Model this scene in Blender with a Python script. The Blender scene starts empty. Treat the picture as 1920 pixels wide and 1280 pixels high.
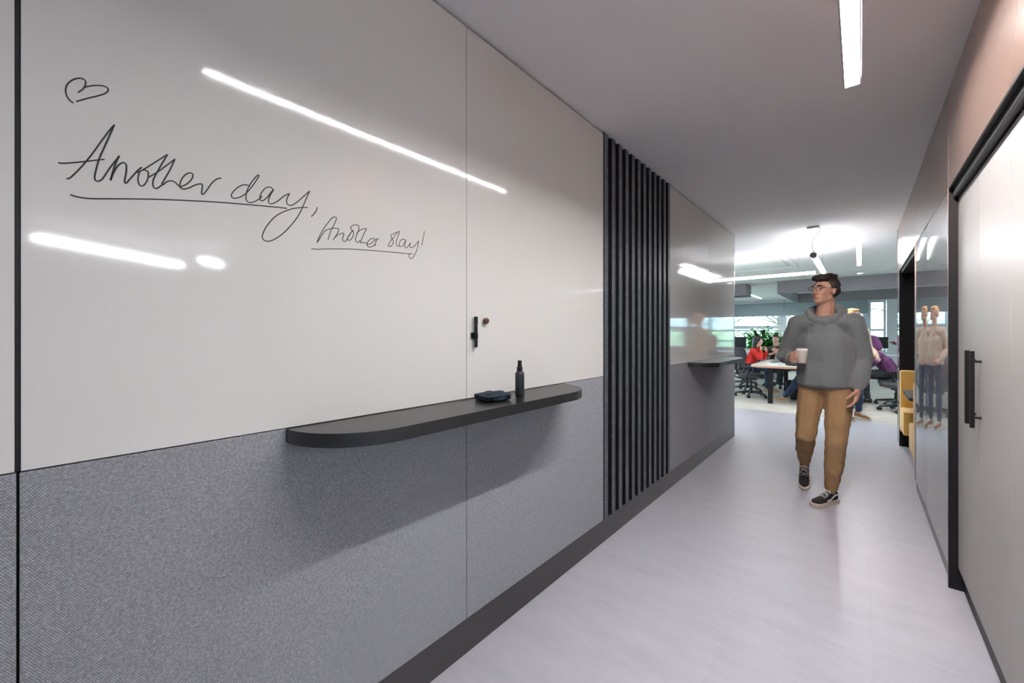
import bpy, bmesh, math, random
from mathutils import Vector, Matrix, noise, Euler
random.seed(7)
R = math.radians
C = bpy.context.scene.collection
scn = bpy.context.scene

# ------------------------------------------------------------------ helpers
def tag(o, label=None, cat=None, group=None, kind=None):
    if label: o['label'] = label
    if cat: o['category'] = cat
    if group: o['group'] = group
    if kind: o['kind'] = kind
    return o

def empty(name, loc=(0, 0, 0), rz=0.0, label=None, cat=None, group=None):
    o = bpy.data.objects.new(name, None)
    C.objects.link(o)
    o.location = loc
    o.rotation_euler = (0, 0, rz)
    o.empty_display_size = .1
    return tag(o, label, cat, group)

def ring_axes(d):
    d = d.normalized()
    a = Vector((0, 0, 1)) if abs(d.z) < .9 else Vector((1, 0, 0))
    u = d.cross(a).normalized()
    return u, d.cross(u).normalized()

class MB:
    def __init__(s):
        s.bm = bmesh.new()
    def box(s, x0, x1, y0, y1, z0, z1, m=None, bev=0):
        r = bmesh.ops.create_cube(s.bm, size=1)
        vs = r['verts']
        for v in vs:
            v.co = Vector(((x0 + x1) / 2 + v.co.x * (x1 - x0), (y0 + y1) / 2 + v.co.y * (y1 - y0), (z0 + z1) / 2 + v.co.z * (z1 - z0)))
        if bev:
            es = list({e for v in vs for e in v.link_edges})
            g = bmesh.ops.bevel(s.bm, geom=es, offset=bev, segments=2, affect='EDGES', profile=.7)
            vs = list({v for f in g['faces'] for v in f.verts} | {v for v in vs if v.is_valid})
        if m is not None:
            bmesh.ops.transform(s.bm, matrix=m, verts=vs)
        return s
    def cyl(s, p, q, r, r2=None, n=16, caps=True):
        p, q = Vector(p), Vector(q)
        r2 = r if r2 is None else r2
        u, w = ring_axes(q - p)
        A = [s.bm.verts.new(p + (u * math.cos(t) + w * math.sin(t)) * r) for t in [2 * math.pi * k / n for k in range(n)]]
        B = [s.bm.verts.new(q + (u * math.cos(t) + w * math.sin(t)) * r2) for t in [2 * math.pi * k / n for k in range(n)]]
        for k in range(n):
            s.bm.faces.new((A[k], A[(k + 1) % n], B[(k + 1) % n], B[k]))
        if caps:
            s.bm.faces.new(A[::-1]); s.bm.faces.new(B)
        return s
    def tube(s, pts, r, n=8, close=False):
        pts = [Vector(p) for p in pts]
        prev = None; rings = []
        L = len(pts)
        for i, p in enumerate(pts):
            if close:
                d = pts[(i + 1) % L] - pts[i - 1]
            else:
                d = pts[min(i + 1, L - 1)] - pts[max(i - 1, 0)]
            if d.length < 1e-9: d = Vector((0, 0, 1))
            d.normalize()
            if prev is None:
                u, w = ring_axes(d)
            else:
                u = prev - d * prev.dot(d)
                if u.length < 1e-6: u, w = ring_axes(d)
                u.normalize(); w = d.cross(u)
            prev = u
            rr = r[i] if isinstance(r, (list, tuple)) else r
            rings.append([s.bm.verts.new(p + (u * math.cos(t) + w * math.sin(t)) * rr) for t in [2 * math.pi * k / n for k in range(n)]])
        rng = range(L) if close else range(L - 1)
        for i in rng:
            A, B = rings[i], rings[(i + 1) % L]
            for k in range(n):
                s.bm.faces.new((A[k], A[(k + 1) % n], B[(k + 1) % n], B[k]))
        if not close:
            s.bm.faces.new(rings[0][::-1]); s.bm.faces.new(rings[-1])
        return s
    def prism(s, poly, z0, z1, m=None, bev=0):
        A = [s.bm.verts.new((x, y, z0)) for x, y in poly]
        B = [s.bm.verts.new((x, y, z1)) for x, y in poly]
        n = len(poly)
        fs = [s.bm.faces.new(A[::-1]), s.bm.faces.new(B)]
        for k in range(n):
            fs.append(s.bm.faces.new((A[k], A[(k + 1) % n], B[(k + 1) % n], B[k])))
        vs = A + B
        if bev:
            es = [e for f in fs[:2] for e in f.edges]
            g = bmesh.ops.bevel(s.bm, geom=es, offset=bev, segments=2, affect='EDGES', profile=.6)
            vs = list({v for f in g['faces'] for v in f.verts} | {v for v in vs if v.is_valid})
        if m is not None:
            bmesh.ops.transform(s.bm, matrix=m, verts=vs)
        return s
    def ell(s, c, r, m=None, sub=2):
        g = bmesh.ops.create_icosphere(s.bm, subdivisions=sub, radius=1)
        if not isinstance(r, (list, tuple)): r = (r, r, r)
        for v in g['verts']:
            p = Vector((v.co.x * r[0], v.co.y * r[1], v.co.z * r[2])) + Vector(c)
            v.co = m @ p if m is not None else p
        return s
    def lathe(s, prof, c=(0, 0, 0), n=28):
        rings = []
        for r, z in prof:
            rings.append([s.bm.verts.new((c[0] + r * math.cos(2 * math.pi * k / n), c[1] + r * math.sin(2 * math.pi * k / n), c[2] + z)) for k in range(n)])
        for A, B in zip(rings, rings[1:]):
            for k in range(n):
                s.bm.faces.new((A[k], A[(k + 1) % n], B[(k + 1) % n], B[k]))
        s.bm.faces.new(rings[0][::-1]); s.bm.faces.new(rings[-1])
        return s
    def quad(s, a, b, c, d):
        s.bm.faces.new([s.bm.verts.new(p) for p in (a, b, c, d)]); return s
    def build(s, name, mat, parent=None, smooth=False, auto=None, loc=None, fix=True):
        if fix: bmesh.ops.recalc_face_normals(s.bm, faces=s.bm.faces[:])
        if loc is not None:
            bmesh.ops.translate(s.bm, vec=-Vector(loc), verts=s.bm.verts[:])
        me = bpy.data.meshes.new(name)
        s.bm.to_mesh(me); s.bm.free()
        me.materials.append(mat)
        o = bpy.data.objects.new(name, me)
        C.objects.link(o)
        if loc is not None: o.location = loc
        if smooth or auto:
            for p in me.polygons: p.use_smooth = True
        if auto:
            me.set_sharp_from_angle(angle=R(auto))
        if parent is not None: o.parent = parent
        return o

def catmull(pts, k=6):
    pts = [Vector(p) for p in pts]
    if len(pts) < 3: return pts
    P = [pts[0] * 2 - pts[1]] + pts + [pts[-1] * 2 - pts[-2]]
    out = []
    for i in range(1, len(P) - 2):
        a, b, c, d = P[i - 1], P[i], P[i + 1], P[i + 2]
        for j in range(k):
            t = j / k
            out.append(.5 * ((2 * b) + (c - a) * t + (2 * a - 5 * b + 4 * c - d) * t * t + (3 * b - a - 3 * c + d) * t ** 3))
    out.append(pts[-1])
    return out

def dup(o, parent=None):
    c = o.copy(); C.objects.link(c)
    if parent is not None: c.parent = parent
    for ch in list(o.children): dup(ch, c)
    return c

def rrect(x0, x1, y0, y1, r, n=8, corners=(1, 1, 1, 1)):
    pts = []
    for (cx, cy, a0, on, px, py) in ((x1 - r, y1 - r, 0, corners[0], x1, y1), (x0 + r, y1 - r, 90, corners[1], x0, y1), (x0 + r, y0 + r, 180, corners[2], x0, y0), (x1 - r, y0 + r, 270, corners[3], x1, y0)):
        if on:
            for k in range(n + 1):
                a = R(a0 + 90 * k / n); pts.append((cx + r * math.cos(a), cy + r * math.sin(a)))
        else: pts.append((px, py))
    return pts

# ------------------------------------------------------------------ materials
def new_mat(name):
    m = bpy.data.materials.new(name); m.use_nodes = True
    return m, m.node_tree.nodes, m.node_tree.links, m.node_tree.nodes['Principled BSDF']

def mat(name, col, rough=.5, metal=0, spec=.5, coat=0, coat_rough=.03, noise_amt=0, noise_scale=8, bump=0, bump_scale=60, sheen=0, ior=None, col2=None, aniso=(1, 1, 1)):
    m, N, L, b = new_mat(name)
    b.inputs['Base Color'].default_value = (*col, 1)
    b.inputs['Roughness'].default_value = rough
    b.inputs['Metallic'].default_value = metal
    b.inputs['Specular IOR Level'].default_value = spec
    b.inputs['Coat Weight'].default_value = coat
    b.inputs['Coat Roughness'].default_value = coat_rough
    b.inputs['Sheen Weight'].default_value = sheen
    if ior: b.inputs['IOR'].default_value = ior
    if noise_amt or bump:
        tc = N.new('ShaderNodeTexCoord'); mp = N.new('ShaderNodeMapping')
        mp.inputs['Scale'].default_value = aniso
        L.new(tc.outputs['Object'], mp.inputs['Vector'])
    if noise_amt:
        n = N.new('ShaderNodeTexNoise'); n.inputs['Scale'].default_value = noise_scale; n.inputs['Detail'].default_value = 6
        L.new(mp.outputs[0], n.inputs['Vector'])
        mx = N.new('ShaderNodeMix'); mx.data_type = 'RGBA'
        c2 = col2 or tuple(max(0, c * (1 - noise_amt)) for c in col)
        mx.inputs[6].default_value = (*c2, 1); mx.inputs[7].default_value = (*tuple(min(1, c * (1 + noise_amt * .6)) for c in col), 1)
        rp = N.new('ShaderNodeMapRange'); rp.inputs[1].default_value = .3; rp.inputs[2].default_value = .7
        L.new(n.outputs['Fac'], rp.inputs[0]); L.new(rp.outputs[0], mx.inputs[0]); L.new(mx.outputs[2], b.inputs['Base Color'])
    if bump:
        n = N.new('ShaderNodeTexNoise'); n.inputs['Scale'].default_value = bump_scale; n.inputs['Detail'].default_value = 4
        L.new(mp.outputs[0], n.inputs['Vector'])
        bp = N.new('ShaderNodeBump'); bp.inputs['Strength'].default_value = bump; bp.inputs['Distance'].default_value = .004
        L.new(n.outputs['Fac'], bp.inputs['Height']); L.new(bp.outputs[0], b.inputs['Normal'])
    return m

def emit(name, col, s):
    m, N, L, b = new_mat(name)
    b.inputs['Base Color'].default_value = (.8, .8, .8, 1)
    b.inputs['Emission Color'].default_value = (*col, 1)
    b.inputs['Emission Strength'].default_value = s
    return m

def glass_pane(name, tint=(.93, .97, .98)):
    m, N, L, b = new_mat(name)
    N.remove(b)
    out = N['Material Output']
    t = N.new('ShaderNodeBsdfTransparent'); t.inputs[0].default_value = (*tint, 1)
    g = N.new('ShaderNodeBsdfGlossy'); g.inputs['Roughness'].default_value = .01
    f = N.new('ShaderNodeFresnel'); f.inputs[0].default_value = 1.45
    mx = N.new('ShaderNodeMixShader')
    L.new(f.outputs[0], mx.inputs[0]); L.new(t.outputs[0], mx.inputs[1]); L.new(g.outputs[0], mx.inputs[2]); L.new(mx.outputs[0], out.inputs[0])
    return m

def fabric_mat(name, ca, cb, pitch=.0034):
    """woven wall cloth: offset rows of raised threads, in metres of the panel"""
    m, N, L, b = new_mat(name)
    b.inputs['Roughness'].default_value = .95; b.inputs['Specular IOR Level'].default_value = .15
    tc = N.new('ShaderNodeTexCoord'); sp = N.new('ShaderNodeSeparateXYZ'); cm = N.new('ShaderNodeCombineXYZ')
    L.new(tc.outputs['Object'], sp.inputs[0])
    nz = N.new('ShaderNodeTexNoise'); nz.inputs['Scale'].default_value = 45; nz.inputs['Detail'].default_value = 3
    L.new(tc.outputs['Object'], nz.inputs['Vector'])
    add = N.new('ShaderNodeMath'); add.operation = 'MULTIPLY_ADD'; add.inputs[1].default_value = .002
    L.new(nz.outputs['Fac'], add.inputs[0]); L.new(sp.outputs['Z'], add.inputs[2])
    L.new(sp.outputs['Y'], cm.inputs[0]); L.new(add.outputs[0], cm.inputs[1])
    br = N.new('ShaderNodeTexBrick')
    br.inputs['Scale'].default_value = 1; br.inputs['Brick Width'].default_value = pitch * 1.25; br.inputs['Row Height'].default_value = pitch
    br.inputs['Mortar Size'].default_value = pitch * .42; br.inputs['Mortar Smooth'].default_value = 1
    br.offset = .5
    br.inputs['Color1'].default_value = (*ca, 1); br.inputs['Color2'].default_value = (*cb, 1)
    br.inputs['Mortar'].default_value = (*[c * .50 for c in cb], 1)
    L.new(cm.outputs[0], br.inputs['Vector'])
    n2 = N.new('ShaderNodeTexNoise'); n2.inputs['Scale'].default_value = 160; n2.inputs['Detail'].default_value = 2
    L.new(tc.outputs['Object'], n2.inputs['Vector'])
    rp = N.new('ShaderNodeMapRange'); rp.inputs[1].default_value = .25; rp.inputs[2].default_value = .75; rp.inputs[3].default_value = .80; rp.inputs[4].default_value = 1.2
    L.new(n2.outputs['Fac'], rp.inputs[0])
    mx = N.new('ShaderNodeVectorMath'); mx.operation = 'SCALE'
    L.new(br.outputs['Color'], mx.inputs[0]); L.new(rp.outputs[0], mx.inputs['Scale'])
    L.new(mx.outputs[0], b.inputs['Base Color'])
    bp = N.new('ShaderNodeBump'); bp.inputs['Strength'].default_value = .6; bp.inputs['Distance'].default_value = .0012; bp.invert = True
    L.new(br.outputs['Fac'], bp.inputs['Height']); L.new(bp.outputs[0], b.inputs['Normal'])
    return m

def speckle_mat(name, base, speck, thr=.1, scale=150):
    m, N, L, b = new_mat(name)
    b.inputs['Roughness'].default_value = .42
    tc0 = N.new('ShaderNodeTexCoord'); oi = N.new('ShaderNodeObjectInfo'); tc = N.new('ShaderNodeVectorMath'); tc.operation = 'MULTIPLY_ADD'
    oc = N.new('ShaderNodeCombineXYZ')
    for k in range(3): L.new(oi.outputs['Random'], oc.inputs[k])
    L.new(oc.outputs[0], tc.inputs[0]); tc.inputs[1].default_value = (7, 11, 13); L.new(tc0.outputs['Object'], tc.inputs[2])
    v = N.new('ShaderNodeTexVoronoi'); v.inputs['Scale'].default_value = scale
    L.new(tc.outputs[0], v.inputs['Vector'])
    lt = N.new('ShaderNodeMath'); lt.operation = 'LESS_THAN'; lt.inputs[1].default_value = thr * 2
    L.new(v.outputs['Distance'], lt.inputs[0])
    n = N.new('ShaderNodeTexNoise'); n.inputs['Scale'].default_value = 14; n.inputs['Detail'].default_value = 5
    L.new(tc.outputs[0], n.inputs['Vector'])
    gt = N.new('ShaderNodeMapRange'); gt.inputs[1].default_value = .42; gt.inputs[2].default_value = .60
    L.new(n.outputs['Fac'], gt.inputs[0])
    mu = N.new('ShaderNodeMath'); mu.operation = 'MULTIPLY'
    L.new(lt.outputs[0], mu.inputs[0]); L.new(gt.outputs[0], mu.inputs[1])
    mx = N.new('ShaderNodeMix'); mx.data_type = 'RGBA'
    mx.inputs[6].default_value = (*base, 1); mx.inputs[7].default_value = (*speck, 1)
    L.new(mu.outputs[0], mx.inputs[0]); L.new(mx.outputs[2], b.inputs['Base Color'])
    return m

def floor_mat():
    m, N, L, b = new_mat('lilac_grey_vinyl')
    b.inputs['Roughness'].default_value = .34; b.inputs['Specular IOR Level'].default_value = .5
    tc = N.new('ShaderNodeTexCoord'); mp = N.new('ShaderNodeMapping')
    mp.inputs['Rotation'].default_value = (0, 0, R(90)); mp.inputs['Location'].default_value = (.0, -.04, 0)
    L.new(tc.outputs['Object'], mp.inputs['Vector'])
    br = N.new('ShaderNodeTexBrick'); br.inputs['Scale'].default_value = 1
    br.inputs['Brick Width'].default_value = 1.0; br.inputs['Row Height'].default_value = .5
    br.inputs['Mortar Size'].default_value = .0008; br.inputs['Mortar Smooth'].default_value = .1; br.offset = .37
    br.inputs['Color1'].default_value = (.42, .41, .45, 1); br.inputs['Color2'].default_value = (.435, .425, .465, 1)
    br.inputs['Mortar'].default_value = (.38, .36, .40, 1)
    L.new(mp.outputs[0], br.inputs['Vector'])
    m2 = N.new('ShaderNodeMapping'); m2.inputs['Scale'].default_value = (.6, 2.2, 1); m2.inputs['Rotation'].default_value = (0, 0, R(38))
    L.new(tc.outputs['Object'], m2.inputs['Vector'])
    n = N.new('ShaderNodeTexNoise'); n.inputs['Scale'].default_value = 5; n.inputs['Detail'].default_value = 9; n.inputs['Roughness'].default_value = .68
    L.new(m2.outputs[0], n.inputs['Vector'])
    rp = N.new('ShaderNodeMapRange'); rp.inputs[1].default_value = .3; rp.inputs[2].default_value = .72; rp.inputs[3].default_value = .90; rp.inputs[4].default_value = 1.07
    L.new(n.outputs['Fac'], rp.inputs[0])
    n3 = N.new('ShaderNodeTexNoise'); n3.inputs['Scale'].default_value = 38; n3.inputs['Detail'].default_value = 6; n3.inputs['Roughness'].default_value = .7
    L.new(m2.outputs[0], n3.inputs['Vector'])
    r3 = N.new('ShaderNodeMapRange'); r3.inputs[1].default_value = .3; r3.inputs[2].default_value = .45; r3.inputs[3].default_value = .9; r3.inputs[4].default_value = 1.0
    L.new(n3.outputs['Fac'], r3.inputs[0])
    mm = N.new('ShaderNodeMath'); mm.operation = 'MULTIPLY'; L.new(rp.outputs[0], mm.inputs[0]); L.new(r3.outputs[0], mm.inputs[1])
    mx = N.new('ShaderNodeVectorMath'); mx.operation = 'SCALE'
    L.new(br.outputs['Color'], mx.inputs[0]); L.new(mm.outputs[0], mx.inputs['Scale']); L.new(mx.outputs[0], b.inputs['Base Color'])
    rr = N.new('ShaderNodeMapRange'); rr.inputs[3].default_value = .3; rr.inputs[4].default_value = .42
    L.new(n.outputs['Fac'], rr.inputs[0]); L.new(rr.outputs[0], b.inputs['Roughness'])
    return m

M = {}
M['board'] = mat('gloss_white_board', (.70, .68, .645), rough=.06, spec=.55, bump=.006, bump_scale=2.2)
M['panel'] = mat('gloss_taupe_panel', (.33, .30, .30), rough=.03, spec=.9, ior=1.7, bump=.004, bump_scale=1.6)
M['header'] = mat('satin_taupe_header', (.25, .17, .135), rough=.22, spec=.6)
M['door'] = mat('satin_greige_door', (.52, .495, .475), rough=.4, spec=.5)
M['fabric'] = fabric_mat('grey_woven_cloth', (.56, .565, .60), (.37, .375, .40))
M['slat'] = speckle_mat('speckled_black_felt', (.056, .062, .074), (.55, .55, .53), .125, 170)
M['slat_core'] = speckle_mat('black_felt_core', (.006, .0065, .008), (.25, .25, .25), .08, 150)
M['black'] = mat('matt_black', (.005, .0055, .007), rough=.6, spec=.3)
M['shelf'] = mat('charcoal_laminate', (.007, .0075, .009), rough=.30, spec=.85)
M['plinth'] = mat('dark_bronze_plinth', (.045, .040, .042), rough=.3, spec=.5)
M['metal_black'] = mat('black_powder_metal', (.007, .007, .0085), rough=.45, spec=.35)
M['ceiling'] = mat('ceiling_paint', (.92, .905, .92), rough=.85, spec=.2)
M['wall'] = mat('pale_wall_paint', (.74, .76, .78), rough=.8, spec=.2)
M['floor'] = floor_mat()
M['carpet'] = mat('streaked_grey_carpet', (.50, .48, .42), rough=.95, spec=.1, noise_amt=.3, noise_scale=5, bump=.5, bump_scale=150, aniso=(.6, 3, 1))
M['felt'] = mat('grey_acoustic_felt', (.30, .28, .305), rough=.95, spec=.1, noise_amt=.25, noise_scale=60)
M['alu'] = mat('brushed_aluminium', (.62, .62, .64), rough=.28, metal=1)
M['steel'] = mat('dark_chrome', (.25, .25, .27), rough=.2, metal=1)
M['frame'] = mat('window_frame_grey', (.62, .68, .74), rough=.5)
M['blind'] = mat('roller_blind_cloth', (.34, .42, .45), rough=.9)
_n, _l = M['blind'].node_tree.nodes, M['blind'].node_tree.links
_t = _n.new('ShaderNodeBsdfTranslucent'); _t.inputs[0].default_value = (.30, .42, .46, 1); _m = _n.new('ShaderNodeMixShader'); _m.inputs[0].default_value = .12
_l.new(_n['Principled BSDF'].outputs[0], _m.inputs[1]); _l.new(_t.outputs[0], _m.inputs[2]); _l.new(_m.outputs[0], _n['Material Output'].inputs[0])
M['glass'] = glass_pane('window_glass')
M['strip'] = emit('linear_light_diffuser', (1, .985, 1), 205)
M['strip_far'] = emit('far_linear_diffuser', (1, .98, 1), 110)
M['pend'] = emit('pendant_diffuser', (.97, .96, 1), 22)
M['side'] = emit('side_room_diffuser', (.95, .96, 1), 55)
M['spot'] = emit('downlight_lens', (.95, .97, 1), 12)
M['white'] = mat('white_plastic', (.75, .75, .75), rough=.4)
M['ink'] = mat('black_marker_ink', (.006, .006, .006), rough=.5)
M['mustard'] = mat('mustard_wool', (.80, .48, .12), rough=.9, bump=.4, bump_scale=180, sheen=.3, noise_amt=.08, noise_scale=30)
M['wood'] = mat('warm_oak', (.52, .32, .20), rough=.45, noise_amt=.12, noise_scale=9, aniso=(1, 12, 1))
M['tabletop'] = mat('pale_table_laminate', (.66, .62, .58), rough=.4)
M['knob'] = mat('walnut_knob', (.11, .045, .013), rough=.45, noise_amt=.3, noise_scale=120, aniso=(1, 1, 6))
M['bottle'] = mat('satin_black_bottle', (.018, .02, .023), rough=.32)
M['cloth'] = mat('navy_microfibre', (.008, .016, .028), rough=.95, sheen=.0, bump=.3, bump_scale=260)
M['chair_mesh'] = mat('charcoal_chair_mesh', (.045, .046, .052), rough=.75)
M['chair_pad'] = mat('charcoal_chair_pad', (.055, .057, .065), rough=.7)
M['chair_plastic'] = mat('black_chair_plastic', (.02, .02, .022), rough=.4)
M['screen'] = mat('monitor_black', (.006, .012, .014), rough=.25)
M['leaf'] = mat('glossy_green_leaf', (.035, .30, .05), rough=.3, noise_amt=.5, noise_scale=4)
_n, _l = M['leaf'].node_tree.nodes, M['leaf'].node_tree.links
_t = _n.new('ShaderNodeBsdfTranslucent'); _t.inputs[0].default_value = (.06, .50, .05, 1); _m = _n.new('ShaderNodeMixShader'); _m.inputs[0].default_value = .35
_l.new(_n['Principled BSDF'].outputs[0], _m.inputs[1]); _l.new(_t.outputs[0], _m.inputs[2]); _l.new(_m.outputs[0], _n['Material Output'].inputs[0])
M['leaf_dark'] = mat('dark_reddish_leaf', (.035, .03, .022), rough=.35)
M['stem'] = mat('green_stem', (.06, .15, .03), rough=.6)
M['soil'] = mat('potting_soil', (.03, .02, .013), rough=1)
M['pot'] = mat('grey_planter', (.22, .23, .24), rough=.6)
M['skin'] = mat('skin', (.50, .27, .19), rough=.5, noise_amt=.08, noise_scale=25)
M['skin_pale'] = mat('skin_pale', (.60, .36, .27), rough=.5, noise_amt=.08, noise_scale=25)
M['hair_dark'] = mat('dark_hair', (.022, .013, .009), rough=.5, bump=.8, bump_scale=90, aniso=(3, 3, .5))
M['hair_black'] = mat('black_hair', (.008, .006, .006), rough=.38, bump=.8, bump_scale=80, aniso=(3, 3, .4))
M['hair_blond'] = mat('sandy_hair', (.68, .40, .18), rough=.55, bump=.8, bump_scale=90, aniso=(3, 3, .5))
M['hoodie'] = mat('grey_green_sweatshirt', (.15, .162, .162), rough=.95, bump=.25, bump_scale=200, sheen=.2, noise_amt=.06, noise_scale=14)
M['hood_in'] = mat('dark_hood_lining', (.06, .066, .066), rough=.95)
M['chino'] = mat('tan_chino', (.33, .20, .095), rough=.9, bump=.2, bump_scale=200, noise_amt=.1, noise_scale=10)
M['beige'] = mat('beige_knit', (.58, .43, .32), rough=.95, bump=.3, bump_scale=140)
M['jeans'] = mat('indigo_jeans', (.030, .050, .095), rough=.9, noise_amt=.3, noise_scale=12)
M['red'] = mat('bright_red_knit', (.66, .030, .022), rough=.9, noise_amt=.1, noise_scale=12)
M['purple'] = mat('plum_sweatshirt', (.115, .03, .105), rough=.95, noise_amt=.08, noise_scale=12)
M['dark_shirt'] = mat('dark_brown_shirt', (.055, .042, .038), rough=.9)
M['pale_shirt'] = mat('pale_grey_shirt', (.34, .38, .41), rough=.9)
M['trouser'] = mat('dark_trouser', (.03, .032, .04), rough=.9)
M['shoe_black'] = mat('black_canvas', (.008, .008, .010), rough=.8)
M['shoe_brown'] = mat('brown_suede', (.22, .085, .03), rough=.9)
M['shoe_tan'] = mat('tan_leather', (.42, .26, .15), rough=.6)
M['sole'] = mat('cream_rubber', (.52, .45, .38), rough=.7, noise_amt=.15, noise_scale=30)
M['lace'] = mat('off_white_lace', (.66, .64, .58), rough=.9)
M['eye'] = mat('eye_white', (.7, .68, .66), rough=.2)
M['iris'] = mat('dark_iris', (.02, .012, .008), rough=.15)
M['lip'] = mat('lip', (.42, .16, .13), rough=.5)
M['cup'] = mat('stone_cup', (.55, .50, .43), rough=.5)
M['coffee'] = mat('coffee', (.03, .012, .004), rough=.1)
M['paper'] = mat('white_paper', (.78, .78, .76), rough=.8)
M['bark'] = mat('grey_bark', (.16, .12, .09), rough=.95, noise_amt=.3, noise_scale=12)
M['tree_leaf'] = mat('spring_leaves', (.60, .70, .42), rough=.7, noise_amt=.3, noise_scale=2)
M['lawn'] = mat('lawn', (.40, .46, .34), rough=1, noise_amt=.25, noise_scale=2)
M['render'] = mat('pale_render', (.70, .71, .72), rough=.8)
M['roofing'] = mat('grey_roofing', (.40, .42, .44), rough=.6)
M['teal'] = mat('teal_rail', (.02, .22, .26), rough=.5)
M['pot_metal'] = mat('glass_like_plastic', (.6, .65, .68), rough=.15)

# ------------------------------------------------------------------ camera
CAM_H = 1.36
YAW = math.atan(652.5 / 747)
cam = bpy.data.cameras.new('camera'); camo = bpy.data.objects.new('camera', cam); C.objects.link(camo)
camo.location = (0, 0, CAM_H); camo.rotation_euler = (R(90), 0, YAW)
cam.sensor_width = 36; cam.lens = 747 / 1920 * 36; cam.shift_y = -13.5 / 1920
cam.clip_start = .02; cam.clip_end = 300
scn.camera = camo

# ------------------------------------------------------------------ room
XL, XR, ZC = -1.261, .36, 2.68

def struct(name, mb, m, **k):
    o = mb.build(name, m, **k); o['kind'] = 'structure'; return o

b = MB(); b.box(-1.7, 7.4, -4.2, 8.3, -.1, 0); struct('floor', b, M['floor'])
b = MB(); b.box(-7.2, 4.8, 8.3, 18.6, -.1, 0); b.box(-7.2, -1.7, 5.95, 8.3, -.1, 0); struct('floor_office', b, M['carpet'])
b = MB(); S0 = (-.066, .006, .484, 2.786)
b.box(-7.2, S0[0], -4.2, 18.6, ZC, ZC + .15); b.box(S0[1], 7.4, -4.2, 18.6, ZC, ZC + .15)
b.box(S0[0], S0[1], -4.2, S0[2], ZC, ZC + .15); b.box(S0[0], S0[1], S0[3], 18.6, ZC, ZC + .15)
struct('ceiling', b, M['ceiling'])
b = MB(); b.box(-7.0, 4.6, 10.94, 11.0, ZC - .012, ZC); struct('trim_1', b, M['wall'])
def added_window_wall(name, x0, x1, y0, y1, wins, n0, z0=.8, z1=2.35):
    b = MB(); b.box(x0, x1, y0, y1, 0, z0); b.box(x0, x1, y0, y1, z1, ZC); e = y0
    for a, c in wins: b.box(x0, x1, e, a, z0, z1); e = c
    b.box(x0, x1, e, y1, z0, z1); struct(name, b, M['wall'])
    for i, (a, c) in enumerate(wins):
        w_ = empty('window_%d' % (n0 + i), ((x0 + x1) / 2, a, z0)); w_['kind'] = 'structure'; l = c - a; h = z1 - z0
        b = MB()
        for q in ((0, .05, 0, h), (l - .05, l, 0, h), (0, l, 0, .05), (0, l, h - .05, h), (l / 2 - .03, l / 2 + .03, 0, h)): b.box(-.03, .03, q[0], q[1], q[2], q[3])
        b.build('window_frame', M['frame'], w_)
        b = MB(); b.box(-.004, .004, .02, l - .02, .02, h - .02); b.build('pane', M['glass'], w_)
added_window_wall('wall_west', -7.2, -7.0, 5.8, 18.6, ((6.6, 9.4), (9.8, 12.6), (13.0, 15.8)), 21)  # unseen windows, added to flood the office with daylight
b = MB(); b.box(-7.0, -1.6, 5.75, 5.95, 0, ZC); struct('wall_southwest', b, M['wall'])
added_window_wall('wall_east', 4.6, 4.8, 7.0, 18.6, ((7.6, 10.2), (10.6, 13.2)), 31)  # windows added on this side too, for more daylight in the office
b = MB(); b.box(1.85, 4.6, 6.83, 7.03, 0, ZC); struct('wall_southeast', b, M['wall'])
b = MB(); b.box(-1.7, 7.4, -4.2, -4.0, 0, .8); b.box(-1.7, 7.4, -4.2, -4.0, 2.3, ZC)
for x0, x1 in ((-1.7, 2.6), (4.4, 7.4)): b.box(x0, x1, -4.2, -4.0, .8, 2.3)
struct('wall_south', b, M['wall'])
for i, (x0, x1) in enumerate(((2.6, 4.4),)):  # unseen window, added for daylight from behind the camera
    w_ = empty('window_%d' % (i + 11), (0, -4.1, .8)); w_['kind'] = 'structure'
    b = MB()
    for q in ((x0, x0 + .05, 0, 1.5), (x1 - .05, x1, 0, 1.5), (x0, x1, 0, .05), (x0, x1, 1.45, 1.5), ((x0 + x1) / 2 - .03, (x0 + x1) / 2 + .03, 0, 1.5)): b.box(q[0], q[1], -.03, .03, q[2], q[3])
    b.build('window_frame', M['frame'], w_)
    b = MB(); b.box(x0 + .02, x1 - .02, -.004, .004, .02, 1.48); b.build('pane', M['glass'], w_)
b = MB(); b.box(7.2, 7.4, -4.0, 3.2, 0, ZC); struct('wall_side_room', b, M['wall'])
b = MB(); b.box(1.0, 7.2, 3.0, 3.2, 0, ZC); struct('wall_side_room_back', b, M['wall'])
# corridor cores (carry the cladding)
b = MB(); b.box(-1.6, XL - .0205, -4.0, 5.931, 0, ZC); struct('wall_left', b, M['black'])
b = MB()
b.box(.43, 1.0, 3.165, 4.93, 0, 2.14); b.box(1.65, 1.85, 4.93, 6.85, 0, 2.14)
b.box(.38, 1.65, 6.80, 7.03, 0, 2.14); b.box(.383, 1.65, 4.91, 4.93, .1, 2.14)
b.box(.383, 1.85, 4.93, 7.03, 2.16, ZC); b.box(.383, 1.0, .95, 4.93, 2.16, ZC)
struct('wall_right', b, M['black'])

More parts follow.
